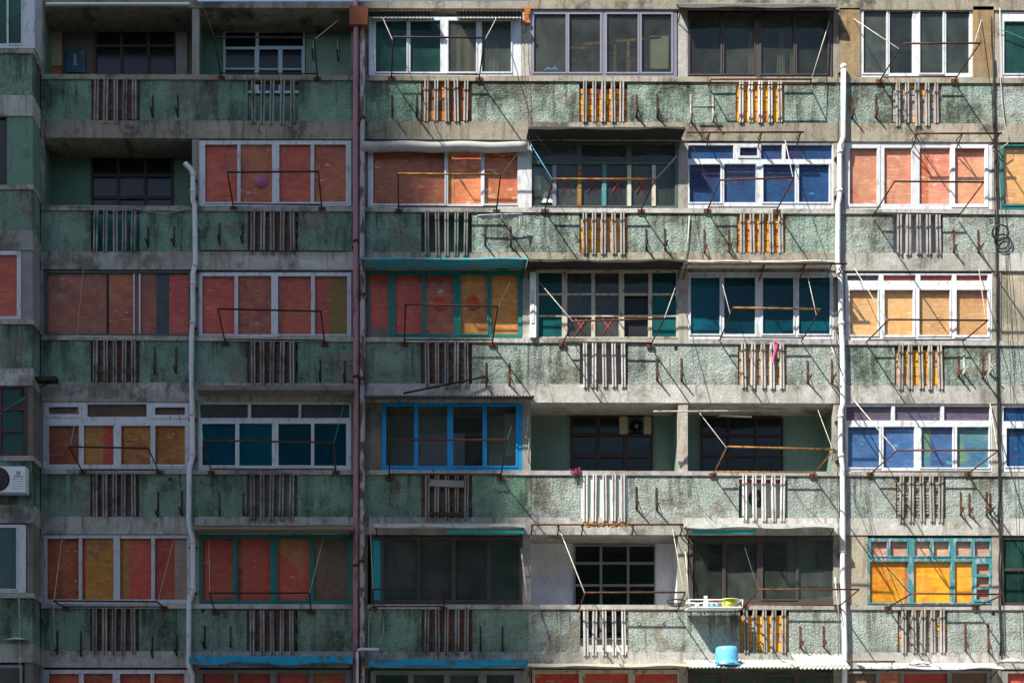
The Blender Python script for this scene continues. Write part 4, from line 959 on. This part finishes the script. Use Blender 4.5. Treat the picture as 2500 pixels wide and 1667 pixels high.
bracket('A4', 140, 1540, 1597, 'dark_steel', 'outermost dark'); bracket('A4', 198, 1540, 1602, 'dark_steel', 'dark second')
for o in [o for o in bpy.data.objects if o.name.startswith('wall_bracket')]:
    pass
lb = MB().tube([at(1690, 262, .2), at(1745, 262, .2)], .016); obj('crossbar', lb, 'rust', None, 'rusty crossbar joining the flaking white brackets', 'bar')
for u, vt, vb, wd in ((765, 100, 145, 'nearest the window'), (825, 92, 148, 'nearest the pipe')):
    root = thing('wall_bracket', 'rusty bracket on the pale back wall patch, ' + wd, 'bracket', at(u, vb, -.93), 'air conditioner brackets on the parapets')
    a, b = at(u, vt, -.92), at(u, vb, -.92)
    obj('upright', MB().box((a.x - .02, a.y - .01, b.z), (a.x + .02, a.y + .02, a.z)), 'pole_white', root)
    obj('arm', MB().tube([b, (b.x, b.y - .4, b.z + .02)], .018), 'dark_steel', root)

# ------------------------------------------------------------------ cables, ropes and hoses
def cable(name, label, pts, r, m, cat='cable', n=5):
    return obj(name, MB().tube([at(*p) for p in pts], r, n), m, None, label, cat)
def jig(u0, v0, u1, v1, d, k=14, amp=2):
    return [(u0 + (u1 - u0) * i / k + rnd.uniform(-amp, amp) * (0 < i < k), v0 + (v1 - v0) * i / k, d + rnd.uniform(-.008, .008)) for i in range(k + 1)]
cable('power_cable', 'thick black power cable bundle running down beside the pale pink boards', jig(2424, 130, 2431, 420, .06, 8) + jig(2432, 460, 2436, 985, .06, 14) + jig(2436, 1000, 2442, 1600, .06, 14), .022, 'wire_dark')
cable('power_cable', 'thin black cable running close beside the thick black bundle', jig(2420, 40, 2428, 420, .05, 10) + jig(2427, 460, 2441, 985, .05, 14) + jig(2441, 1000, 2451, 1600, .05, 14), .010, 'wire_dark')
cable('power_cable', 'grey cable looping out beside the top right white window', [(2441, 20, .04), (2443, 190, .06), (2445, 240, .07), (2452, 300, .08), (2462, 335, .08), (2460, 350, .08), (2440, 366, .07)], .010, 'rope_cream')
cable('power_cable', 'thin brown cable hugging the white drain pipe in the sun', jig(2045, 90, 2043, 660, .05, 16, 1.5) + jig(2043, 700, 2047, 1640, .05, 22, 1.5), .007, 'wire_thin')
cable('power_cable', 'thin dark wire falling at the far edge of the facade', jig(2456, 500, 2458, 660, .05, 5) + jig(2458, 700, 2495, 1600, .12, 14), .006, 'wire_dark')
cp = []
for i in range(34):
    a = i / 12 * 2 * math.pi; cp.append((2440 + 20 * math.cos(a) + i * .15, 568 + 20 * math.sin(a), .08 + i * .003))
cable('cable_coil', 'coiled black cable hanging on the wall beside the pale pink boards', cp, .012, 'wire_dark', 'cable coil')
cable('rope', 'pale rope sagging across the dark green balcony parapet', [(115, 502, .06), (250, 503, .06), (320, 505, .06), (360, 516, .06), (400, 521, .06), (440, 515, .06), (462, 508, .08)], .008, 'rope_cream', 'rope')
cable('hose', 'white hose stub curling beside the shaded drain pipe', [(480, 540, .1), (490, 556, .1), (491, 566, .1), (483, 573, .1), (478, 572, .1)], .012, 'pole_white', 'hose')
cable('rope', 'pale rope hanging down the parapet under the yellow patches', [(130, 1470, .2), (132, 1520, .1), (134, 1560, .06), (136, 1575, .06)], .009, 'rope_cream', 'rope')
cable('cable_loop', 'pale cable loop on the parapet under the dark sliding window', [(910, 1484, .06), (902, 1500, .05), (900, 1530, .05), (900, 1580, .06), (905, 1592, .06), (920, 1602, .06)], .008, 'rope_cream')
cable('cable_loop', 'pale hanging loop beside the thin white waste pipe', [(922, 1484, .06), (934, 1502, .05), (937, 1530, .05), (932, 1558, .05), (922, 1575, .06)], .008, 'rope_cream')
cable('hose', 'black hose hanging in a loop below the shelf', [(1797, 1480, .3), (1794, 1505, .3), (1799, 1515, .3), (1810, 1515, .3), (1818, 1500, .3), (1816, 1480, .3), (1811, 1474, .28)], .010, 'dark_steel', 'hose')
cable('rope', 'green rope crossing the dark timber window of the wing', [(0, 1010, .68), (35, 986, .68), (66, 968, .66)], .008, 'rope_green', 'rope')
cable('rope', 'pale rope hanging from the lowest windows of the wing', [(46, 1446, .68), (48, 1550, .68), (50, 1660, .68), (51, 1720, .68)], .009, 'pole_white', 'rope')
cable('rope', 'green rope tied across the top window at the far edge', [(2432, 69, .04), (2455, 77, .05), (2500, 95, .05), (2560, 130, .05)], .010, 'rope_green', 'rope')
cable('wire', 'thin wire hanging over the wide brown boards', jig(203, 655, 188, 820, .1, 8, 1) , .006, 'rope_cream', 'wire')
cable('conduit', 'grey conduit bend standing beside the bright blue window', [(1289, 1016, .06), (1287, 1040, .06), (1283, 1070, .08), (1291, 1072, .06), (1291, 1130, .05)], .016, 'pole_white', 'conduit')
cable('pole', 'white pole leaning at the side of the dark sliding window', [(1272, 1338, .05), (1287, 1464, .5)], .020, 'pole_white', 'pole')
cable('pole', 'white pole leaning beside the loaded shelf', [(1673, 1340, .03), (1682, 1466, .4)], .018, 'pole_white', 'pole')
cable('pole', 'white pole standing against the white drain pipe low down', [(2038, 1408, .1), (2048, 1500, .3)], .014, 'pole_white', 'pole')
cable('pole', 'pale bamboo pole sticking out of the fan balcony', [(1596, 1004, .6), (1680, 1004, .3), (1780, 1003, -.1), (1990, 997, -.6)], .018, 'rope_cream', 'pole')
cable('pole', 'short white pole hanging under the blue-glazed window', [(2030, 848, .06), (2046, 886, .3)], .014, 'pole_white', 'pole')
cable('conduit', 'cream conduit slanting down beside the blue-boarded bay', [(1683, 528, .04), (1680, 580, .04), (1672, 632, .06)], .016, 'rope_cream', 'conduit')
cable('rail', 'rusty rail lying along the parapet under the pink disc window', [(490, 612, .08), (845, 614, .08)], .018, 'dark_steel', 'rail')

# ------------------------------------------------------------------ small things
def disc(label, u, v, rpx, d, m):
    r = rpx / PX; c = at(u, v, d); mb = MB().disc_y([(r, 0), (r, .02), (r * .9, .035), (r * .7, .028), (r * .66, .04), (r * .4, .03), (r * .35, .042), (.01, .04)], c)
    return obj('round_cover', mb, m, None, label, 'disc')
disc('pink plastic disc behind the glass of the red boarded window', 637, 443, 15.5, -.06, 'pink_plastic')
disc('dull red disc in the second board of the green-framed window', 1073, 741, 16, -.06, 'orange_plastic')
disc('bright orange disc in the third board of the green-framed window', 1155, 740, 16, -.06, 'orange_plastic')
# red spray crosses on glass
def cross(label, u, v, w_, h, d, tw=.012):
    root = thing('painted_cross', label, 'painted mark', at(u, v + h, d))
    obj('stroke', MB().tube([at(u - w_, v - h, d), at(u, v, d), at(u + w_ * .9, v + h, d)], tw, 4), 'red_spray', root)
    obj('stroke', MB().tube([at(u + w_, v - h * .95, d), at(u - .3, v + 1, d), at(u - w_, v + h, d)], tw, 4), 'red_spray', root)
for u, wd in ((1385, 'first'), (1446, 'second'), (1506, 'third'), (1566, 'fourth')):
    cross('%s red painted cross on the old timber window' % wd, u, 450, 13, 22, -.044, .008 if wd in ('first', 'second') else .013)
cross('red painted cross on the low pane left of the rusty mullion', 1418, 797, 15, 22, -.045, .010); cross('red painted cross on the low pane beside the open black pane', 1484, 797, 15, 22, -.045, .010)
# meter box
mt = thing('meter_box', 'tall white meter box between the green and rusty windows', 'box', at(1300, 823))
obj('case', MB().rect(1294, 664, 1309, 823, .10, .11), 'white_enamel', mt); obj('door', MB().rect(1297, 708, 1305, 789, .115, .02), 'white_sheet', mt)
# poster (generic print)
po = thing('poster', 'dark blue printed poster on the top balcony wall', 'poster', at(184, 177, -.9))
obj('sheet', MB().rect(160, 123, 208, 177, -.90, .012), 'print_blue', po); obj('figure_shape', MB().quad([(179, 160), (188, 160), (185, 132), (180, 130)], -.896, .004), 'grey_sheet', po)
# exhaust fan
ef = thing('exhaust_fan', 'exhaust fan between cream panels in the open balcony window', 'fan', at(1552, 1060, -.9))
obj('panel', MB().rect(1512, 1016, 1532, 1059, -.89, .03), 'cream_panel', ef); obj('panel', MB().rect(1572, 1016, 1590, 1059, -.89, .03), 'cream_panel', ef)
obj('housing', MB().rect(1532, 1016, 1572, 1059, -.90, .03), 'brown_wall', ef)
c = at(1553, 1040, -.885); obj('guard', MB().disc_y([(.17, 0), (.17, .03), (.145, .03), (.14, .0)], c), 'black_plastic', ef); obj('hub', MB().disc_y([(.045, 0), (.045, .04), (.02, .05)], c, 12), 'grey_plastic', ef)
for k in range(5):
    a = k * 2 * math.pi / 5; bl = MB(); p = Vector((math.cos(a), 0, math.sin(a))); q = Vector((-math.sin(a), 0, math.cos(a)))
    bl.prism([tuple(c + p * .04 - q * .015 + Vector((0, -.02, 0))), tuple(c + p * .135 - q * .05 + Vector((0, -.01, 0))), tuple(c + p * .135 + q * .03 + Vector((0, -.03, 0))), tuple(c + p * .04 + q * .015 + Vector((0, -.025, 0)))], .004); obj('blade', bl, 'black_plastic', ef)
def ac_unit(label, u0, v0, u1, v1, d, fanu, fanr, m='white_enamel', depth=.28):
    root = thing('air_conditioner', label, 'air conditioner', at((u0 + u1) / 2, v1, d))
    obj('case', MB().rect(u0, v0, u1, v1, d, depth), m, root)
    c = at(fanu, (v0 + v1) / 2, d); r = fanr / PX
    obj('fan_well', MB().disc_y([(r, 0), (r, .012), (r * .93, .012), (r * .9, .002)], c), 'black_plastic', root)
    obj('fan_hub', MB().disc_y([(r * .25, 0), (r * .25, .02), (r * .1, .025)], c, 12), 'grey_plastic', root)
    for k in range(1, 5):
        rr = r * k / 5
        obj('guard_ring', MB().tube([c + Vector((rr * math.cos(x), -.022, rr * math.sin(x))) for x in [2 * math.pi * i / 20 for i in range(20)]], .004, 4, closed=True), 'grey_plastic', root)
    return root
ac_unit('white air conditioner behind the balusters of the tube lamp balcony', 1810, 1172, 1922, 1262, -.12, 1849, 22, 'mint_sheet')
obj('red_board', MB().rect(1802, 1170, 1917, 1178, -.09, .03), 'red_plastic', None, 'red painted batten above the hidden air conditioner', 'batten')
aw = ac_unit('white air conditioner with a maker badge hung on the wing', -60, 1138, 62, 1201, WD + .36, -6, 29)
gl = at(44.5, 1154, WD + .362)
obj('grille_line', MB().rect(29, 1168, 57, 1169, WD + .363, .004), 'grey_plastic', aw)
for vv in (1174, 1180, 1186, 1192): obj('grille_line', MB().rect(29, vv, 57, vv + 1, WD + .363, .004), 'grey_plastic', aw)
obj('badge', MB().frame((40, 1150, 49, 1159), [(41.3, 1151.3, 47.7, 1157.7)], WD + .364, .004), 'black_plastic', aw)
obj('badge_mark', MB().quad([(43, 1154.5), (47.5, 1157.5), (46, 1154.5), (47.5, 1151.5)], WD + .364, .004), 'black_plastic', aw)
tc = bpy.data.curves.new('maker_text', 'FONT'); tc.body = 'Electrolux'; tc.size = .052; tc.extrude = .001; tc.align_x = 'CENTER'
to = bpy.data.objects.new('tmp_text', tc); COL.objects.link(to); bpy.context.view_layer.update()
tm = bpy.data.meshes.new_from_object(to.evaluated_get(bpy.context.evaluated_depsgraph_get())); bpy.data.objects.remove(to)
tm.materials.clear(); tm.materials.append(MAT['black_plastic'])
tx = bpy.data.objects.new('maker_lettering', tm); COL.objects.link(tx); tx.parent = aw
tx.location = at(44.5, 1164, WD + .366) - ORG[aw]; tx.rotation_euler = (R(90), 0, 0)
# tube lamp
tl = thing('tube_lamp', 'unlit turquoise tube lamp hanging in the open balcony', 'lamp', at(1797, 1018, -.5))
obj('tube', MB().tube([at(1757, 1014, -.5), at(1835, 1017, -.5)], .022, 8), 'white_enamel', tl); obj('cap', MB().tube([at(1750, 1013.6, -.5), at(1757, 1014, -.5)], .03, 8), 'turquoise_paint', tl)
# flower pot on the coping
fl = thing('flower_bush', 'small magenta flowering bush trailing over the fan balcony coping', 'plant', at(1405, 1152, .06))
fm = MB()
for i in range(150):
    c = at(1405 + rnd.gauss(0, 6.5), 1151 + rnd.gauss(0, 4.0), .06 + rnd.uniform(-.08, .1)); s_ = rnd.uniform(.012, .024)
    n = Vector((rnd.gauss(0, 1), rnd.gauss(0, 1), rnd.gauss(0, 1))).normalized(); a = n.orthogonal().normalized() * s_; b = n.cross(a)
    k = len(fm.v); fm.v += [tuple(c + a), tuple(c + b), tuple(c - a), tuple(c - b)]; fm.f.append((k, k + 1, k + 2, k + 3))
obj('flowers', fm, 'flower_magenta', fl, kind='stuff')
lf = MB()
for i in range(60):
    c = at(1405 + rnd.gauss(0, 7), 1155 + rnd.gauss(0, 4), .05 + rnd.uniform(-.06, .06)); s_ = rnd.uniform(.012, .022)
    n = Vector((rnd.gauss(0, 1), rnd.gauss(0, 1), rnd.gauss(0, 1))).normalized(); a = n.orthogonal().normalized() * s_; b = n.cross(a)
    k = len(lf.v); lf.v += [tuple(c + a), tuple(c + b), tuple(c - a), tuple(c - b)]; lf.f.append((k, k + 1, k + 2, k + 3))
obj('leaves', lf, 'leaf_green', fl, kind='stuff')
# weeds in the grey infill
# blue tub
c = at(1774, 1624, .36)
tb = thing('plastic_tub', 'upturned light blue plastic tub on the pale green canopy', 'tub', c)
obj('body', MB().lathe([(.30, .0), (.305, .03), (.27, .06), (.265, .12), (.257, .34), (.245, .40), (.215, .435), (.02, .44)], c, 32), 'blue_plastic', tb)
obj('rim', MB().lathe([(.30, -.01), (.318, 0), (.318, .03), (.30, .035)], c, 32), 'blue_plastic', tb)
obj('handle', MB().tube([c + Vector((-.1 + .05 * i, -.305 - .025 * math.sin(i * math.pi / 4), .055)) for i in range(5)], .012), 'blue_plastic', tb)
# loaded shelf
SHD = .55
sh = thing('wire_shelf', 'white metal shelf tray hung outside the brown window', 'shelf', at(1748, 1482, .3))
a, b = at(1683, 1480, SHD), at(1813, 1481, SHD)
obj('tray', MB().box((a.x, -SHD, a.z - .02), (b.x, -.06, a.z)), 'white_enamel', sh)
obj('front_rail', MB().tube([(a.x, -SHD, a.z + .16), (b.x, -SHD, a.z + .16)], .014), 'white_enamel', sh); obj('back_rail', MB().tube([(a.x, -.08, a.z + .16), (b.x, -.08, a.z + .16)], .014), 'white_enamel', sh)
for x in (a.x, b.x):
    obj('side_rail', MB().tube([(x, -SHD, a.z + .16), (x, -.08, a.z + .16)], .014), 'white_enamel', sh)
    obj('post', MB().tube([(x, -SHD, a.z), (x, -SHD, a.z + .16)], .014), 'white_enamel', sh)
z0 = a.z + .002
def on_shelf(u): return Vector((at(u, 1480, .4).x, -.4, z0))
bt = thing('bottle', 'white spray bottle standing on the outside shelf', 'bottle', on_shelf(1724)); cc = on_shelf(1724)
obj('body', MB().lathe([(.055, 0), (.06, .02), (.06, .14), (.03, .19), (.022, .22)], cc, 16), 'white_enamel', bt); obj('nozzle', MB().box((cc.x - .05, cc.y - .018, cc.z + .22), (cc.x + .025, cc.y + .018, cc.z + .27)), 'white_enamel', bt)
for u, m, lab in ((1702, 'white_enamel', 'small white jar on the outside shelf'), (1738, 'blue_plastic', 'pale blue cup on the outside shelf'), (1751, 'turquoise_paint', 'turquoise cup on the outside shelf')):
    cc = on_shelf(u); obj('cup', MB().lathe([(.045, 0), (.052, .10), (.046, .10), (.04, .02)], cc, 16), m, None, lab, 'cup')
cc = on_shelf(1780); ys = thing('basin', 'yellow plastic basin on the outside shelf', 'basin', cc)
obj('bowl', MB().lathe([(.13, 0), (.15, .02), (.20, .17), (.19, .17), (.14, .03)], cc, 24), 'yellow_plastic', ys); obj('rim', MB().lathe([(.195, .165), (.225, .17), (.225, .185), (.195, .185)], cc, 24), 'yellow_plastic', ys)
cc = on_shelf(1745) + Vector((0, .2, 0)); obj('red_tray', MB().tube([cc + Vector(p) for p in ((-.13, 0, 0), (-.13, 0, .18), (-.11, 0, .2), (.11, 0, .2), (.13, 0, .18), (.13, 0, 0))], .02), 'red_plastic', None, 'red plastic rack behind the cups on the shelf', 'rack')
# cloths
pc = MB(); pts = []
for i in range(12):
    t = i / 11; u = 1890 + 5 * math.sin(t * 5) + 2 * t; wdt = 5 + 3 * math.sin(t * 3 + .5)
    for k in range(3): p = at(u - wdt / 2 + wdt * k / 2, 829 + 56 * t, .10 + .03 * (k == 1) + .02 * math.sin(t * 7)); pts.append(tuple(p))
pc.v = pts; pc.sm = True
for i in range(11):
    for k in range(2): q = i * 3 + k; pc.f.append((q, q + 1, q + 4, q + 3))
obj('cloth_rag', pc, 'pink_cloth', None, 'pink rag hanging over the balusters of the blue-glazed window', 'cloth')
def rag(label, u, v, d, w_, h, m):
    mb = MB(); n = 9; mb.sm = True
    for i in range(n):
        for j in range(n):
            x, y = (i / (n - 1) - .5) * w_, (j / (n - 1) - .5) * w_ * .5
            z = h * max(0, 1 - (2 * x / w_) ** 2 - (4 * y / w_) ** 2) ** .5 * (.15 + .9 * rnd.random()) + rnd.uniform(0, .02)
            p = at(u, v, d); mb.v.append((p.x + x + rnd.uniform(-.01, .01), p.y + y, p.z + z))
    for i in range(n - 1):
        for j in range(n - 1): q = i * n + j; mb.f.append((q, q + n, q + n + 1, q + 1))
    return obj('cloth_rag', mb, m, None, label, 'cloth')
rag('crumpled white plastic rag on the loose metal sheets', 2245, 1621, .4, .5, .09, 'white_tarp'); rag('grey crumpled bags at the end of the metal sheets', 2475, 1617, .45, .8, .10, 'grey_vinyl')
rag('torn white plastic on the wing ledge', 40, 1562, WD + .1, .5, .06, 'white_tarp')
# interior dressing seen through clear glass
def curtain(label, u0, u1, v0, v1, d, m, taper=0):
    mb = MB(); n = 20; mb.sm = True
    for i in range(n + 1):
        t = i / n; dd = d + .03 * math.sin(t * 19)
        mb.v += [tuple(at(u0 + (u1 - u0) * t * (1 - taper) + (u1 - u0) * taper * .5, v0, dd)), tuple(at(u0 + (u1 - u0) * t, v1, dd))]
    for i in range(n): mb.f.append((2 * i, 2 * i + 2, 2 * i + 3, 2 * i + 1))
    return obj('curtain', mb, m, None, label, 'curtain')
curtain('brown curtain behind the third pane of the top white window', 1092, 1166, 40, 190, -.16, 'curtain_brown'); curtain('short brown curtain behind the last pane of the top white window', 1183, 1216, 100, 190, -.16, 'curtain_beige')
curtain('beige curtain tied back behind the brown window', 1827, 1842, 78, 190, -.14, 'curtain_beige', .2); curtain('grey beige curtain in the third pane of the brown window', 1896, 1918, 80, 190, -.14, 'curtain_beige', .5); curtain('ochre curtain beside the brown mullion', 1929, 1942, 95, 190, -.13, 'curtain_beige', .3)
curtain('dark red cloth standing in the first pane of the brown window', 1686, 1706, 122, 190, -.2, 'red_cloth', .2)
curtain('pale sheet behind the first pane of the blue-glazed window', 1690, 1722, 735, 830, -.10, 'curtain_beige')
obj('notice_board', MB().rect(1585, 88, 1632, 168, -.22, .03), 'cream_panel', None, 'yellowed board leaning in the cluttered top room', 'board')
for i, (p0, p1) in enumerate((((1310, 40), (1382, 105)), ((1395, 118), (1450, 116)), ((1428, 108), (1612, 92)), ((1500, 110), (1502, 180)), ((1534, 100), (1537, 180)))):
    obj('plank', MB().quad([(p0[0] - 2, p0[1] + 3), (p1[0] + 2, p1[1] + 3), (p1[0] + 2, p1[1] - 3), (p0[0] - 2, p0[1] - 3)] if abs(p1[0] - p0[0]) > 10 else [(p0[0] - 4, p1[1]), (p0[0] + 4, p1[1]), (p0[0] + 4, p0[1]), (p0[0] - 4, p0[1])], -.30 + .04 * i, .03), 'yellow_rust', None,
        ['sloping wooden plank hung in the cluttered room', 'short level shelf plank in the cluttered room', 'long bent lath across the cluttered room', 'upright plank in the third cluttered pane', 'upright post beside the third cluttered pane'][i], 'plank')
rag('crumpled blue plastic bag on the sill of the cluttered room', 1346, 178, -.25, .42, .16, 'blue_plastic')
# planks nailed over the balusters under the bright blue window
pb_ = thing('plank_cover', 'grey weathered planks nailed across balusters under bright blue window', 'planks', at(1090, 1262, .08))
obj('plank', MB().quad([(1048, 1186), (1134, 1189), (1133, 1173), (1050, 1169)], .085, .03), 'baluster_concrete', pb_); obj('plank', MB().quad([(1048, 1257), (1131, 1259), (1131, 1250), (1048, 1249)], .085, .03), 'dark_wood', pb_)

# white pipe frame with torn plastic beside the shaded balusters
pf = thing('pipe_frame', 'bent white pipe frame with torn dark plastic on a parapet', 'pipe frame', at(1220, 550, .1))
obj('bar', MB().tube([at(1165, 550, .1), at(1165, 530, .22), at(1168, 526, .24), at(1220, 523, .26), at(1272, 522, .24), at(1276, 526, .22), at(1277, 552, .1)], .014), 'pole_white', pf)
tp = MB(); n = 26
for i in range(n + 1):
    t = i / n; u = 1166 + 109 * t; hgt = 6 + 9 * abs(math.sin(t * 7.3)) * rnd.uniform(.4, 1) + (22 if t > .96 else 0)
    tp.v += [tuple(at(u, 525 - 2 * t, .235)), tuple(at(u + rnd.uniform(-1, 1), 525 + hgt, .20 + rnd.uniform(-.02, .02)))]
for i in range(n): tp.f.append((2 * i, 2 * i + 2, 2 * i + 3, 2 * i + 1))
obj('torn_plastic', tp, 'grey_vinyl', pf)
# small shelf on the wing's flank
ws = thing('ledge_shelf', 'small dark metal shelf on the flank of the projecting wing', 'shelf', at(112, 935, .3))
obj('top', MB().quad([(76, 927), (134, 927), (136, 917), (80, 919)], .45, .3), 'dark_steel', ws); obj('brace', MB().tube([at(98, 945, .05), at(140, 927, .4)], .014), 'dark_steel', ws)
# pipe holes drilled through the parapets
for (u, v) in ((797, 590), (840, 850), (1258, 852), (415, 1170), (492, 1176), (1310, 530), (1650, 850), (2420, 540), (2420, 1170), (1640, 210), (1680, 210), (495, 1490), (2425, 1497), (1560, 1522), (1622, 1522)):
    c = at(u, v, .0); obj('pipe_hole', MB().disc_y([(.045, -.02), (.045, .006), (.034, .008), (.03, .0)], c, 12), 'black_plastic', bld)

# bare bricks at the head of the pillar between the two top windows
for i in range(6):
    a = 1281 + rnd.uniform(-1.5, 1); part('brick', MB().rect(a, 17 + i * 6.6, a + rnd.uniform(12, 17) - i * .8, 22.6 + i * 6.6, .045 + rnd.uniform(0, .02), .08), 'brick_3')
rag('crumpled white bag behind the first pane of the old window', 1337, 500, -.12, .36, .34, 'white_tarp')
cp = []
for i in range(26):
    a = i / 12 * 2 * math.pi; cp.append((1650 + 22 * math.cos(a), 1469 + 5 * math.sin(a) - i * .12, .06))
cable('cable_coil', 'flattened black cable coil lying on the white balcony coping', cp, .012, 'wire_dark', 'cable coil')

for lab, pts, rad in (('thin loose wire hanging down past the bare bricks', [(1286, 45, .06), (1279, 120, .08), (1283, 200, .12), (1291, 300, .08), (1293, 345, .06)], .006),
                      ('thin wire slanting from the dark awning to the parapet below', [(1300, 318, .5), (1340, 372, .4), (1420, 400, .2)], .004),
                      ('long thin wire sagging across the blue-boarded bay', [(1690, 355, .06), (1720, 420, .3), (1745, 500, .35), (1775, 600, .2), (1790, 640, .1)], .005),
                      ('long thin wire slanting in front of the tan boards', [(2440, 370, .1), (2446, 520, .2), (2460, 700, .2), (2480, 900, .25)], .006),
                      ('thin wire falling across the bright orange boards', [(2100, 1150, .1), (2130, 1300, .2), (2190, 1440, .3), (2230, 1560, .2)], .005),
                      ('thin wire dangling beside the white balcony post', [(1690, 1160, .08), (1700, 1230, .1), (1760, 1290, .15)], .005),
                      ('thin wire straying over the parapet beneath the tube lamp', [(1920, 1160, .1), (1960, 1230, .12), (2030, 1300, .1)], .005)):
    cable('loose_wire', lab, pts, rad, 'wire_dark', 'wire')

# furniture glimpsed behind the glass
for lab, nm, r_, d, m, cat in (('brown cork board on the wall behind the dark sliding window', 'cork_board', (962, 1322, 1014, 1394), -.8, 'curtain_brown', 'board'),
        ('pale cabinet behind the last pane of the shelf window', 'cabinet', (1996, 1390, 2030, 1480), -.35, 'white_sheet', 'cabinet'),
        ('tall pale door panel behind the shelf window', 'door_leaf', (1925, 1322, 1990, 1480), -.7, 'mint_sheet', 'door'),
        ('pale panel standing behind the bright blue window', 'panel_board', (1232, 1010, 1262, 1112), -.4, 'mint_sheet', 'panel'),
        ('low grey cupboard behind the bright blue window', 'cupboard', (1030, 1058, 1134, 1150), -.5, 'grey_sheet', 'cupboard'),
        ('pale sheet hung behind the first pane of the crossed window', 'hanging_sheet', (1301, 410, 1319, 462), -.15, 'white_sheet', 'sheet'),
        ('tall beige wardrobe behind the crossed window', 'wardrobe', (1545, 400, 1640, 520), -.6, 'curtain_beige', 'wardrobe'),
        ('narrow pale cabinet behind the top white window in the tan wall', 'cabinet', (2115, 70, 2126, 165), -.25, 'white_sheet', 'cabinet'),
        ('white table behind the top white window in the tan wall', 'table', (2125, 112, 2300, 121), -.45, 'grey_sheet', 'table')):
    u0, v0, u1, v1 = r_; t_ = thing(nm, lab, cat, at((u0 + u1) / 2, v1, d))
    obj('carcass', MB().rect(u0, v0, u1, v1, d, .12), m, t_); obj('edge_trim', MB().frame((u0 - 1, v0 - 1, u1 + 1, v1 + 1), [(u0 + 2, v0 + 2, u1 - 2, v1 - 2)], d + .012, .02), 'dark_wood' if m.startswith('curtain') else m, t_)
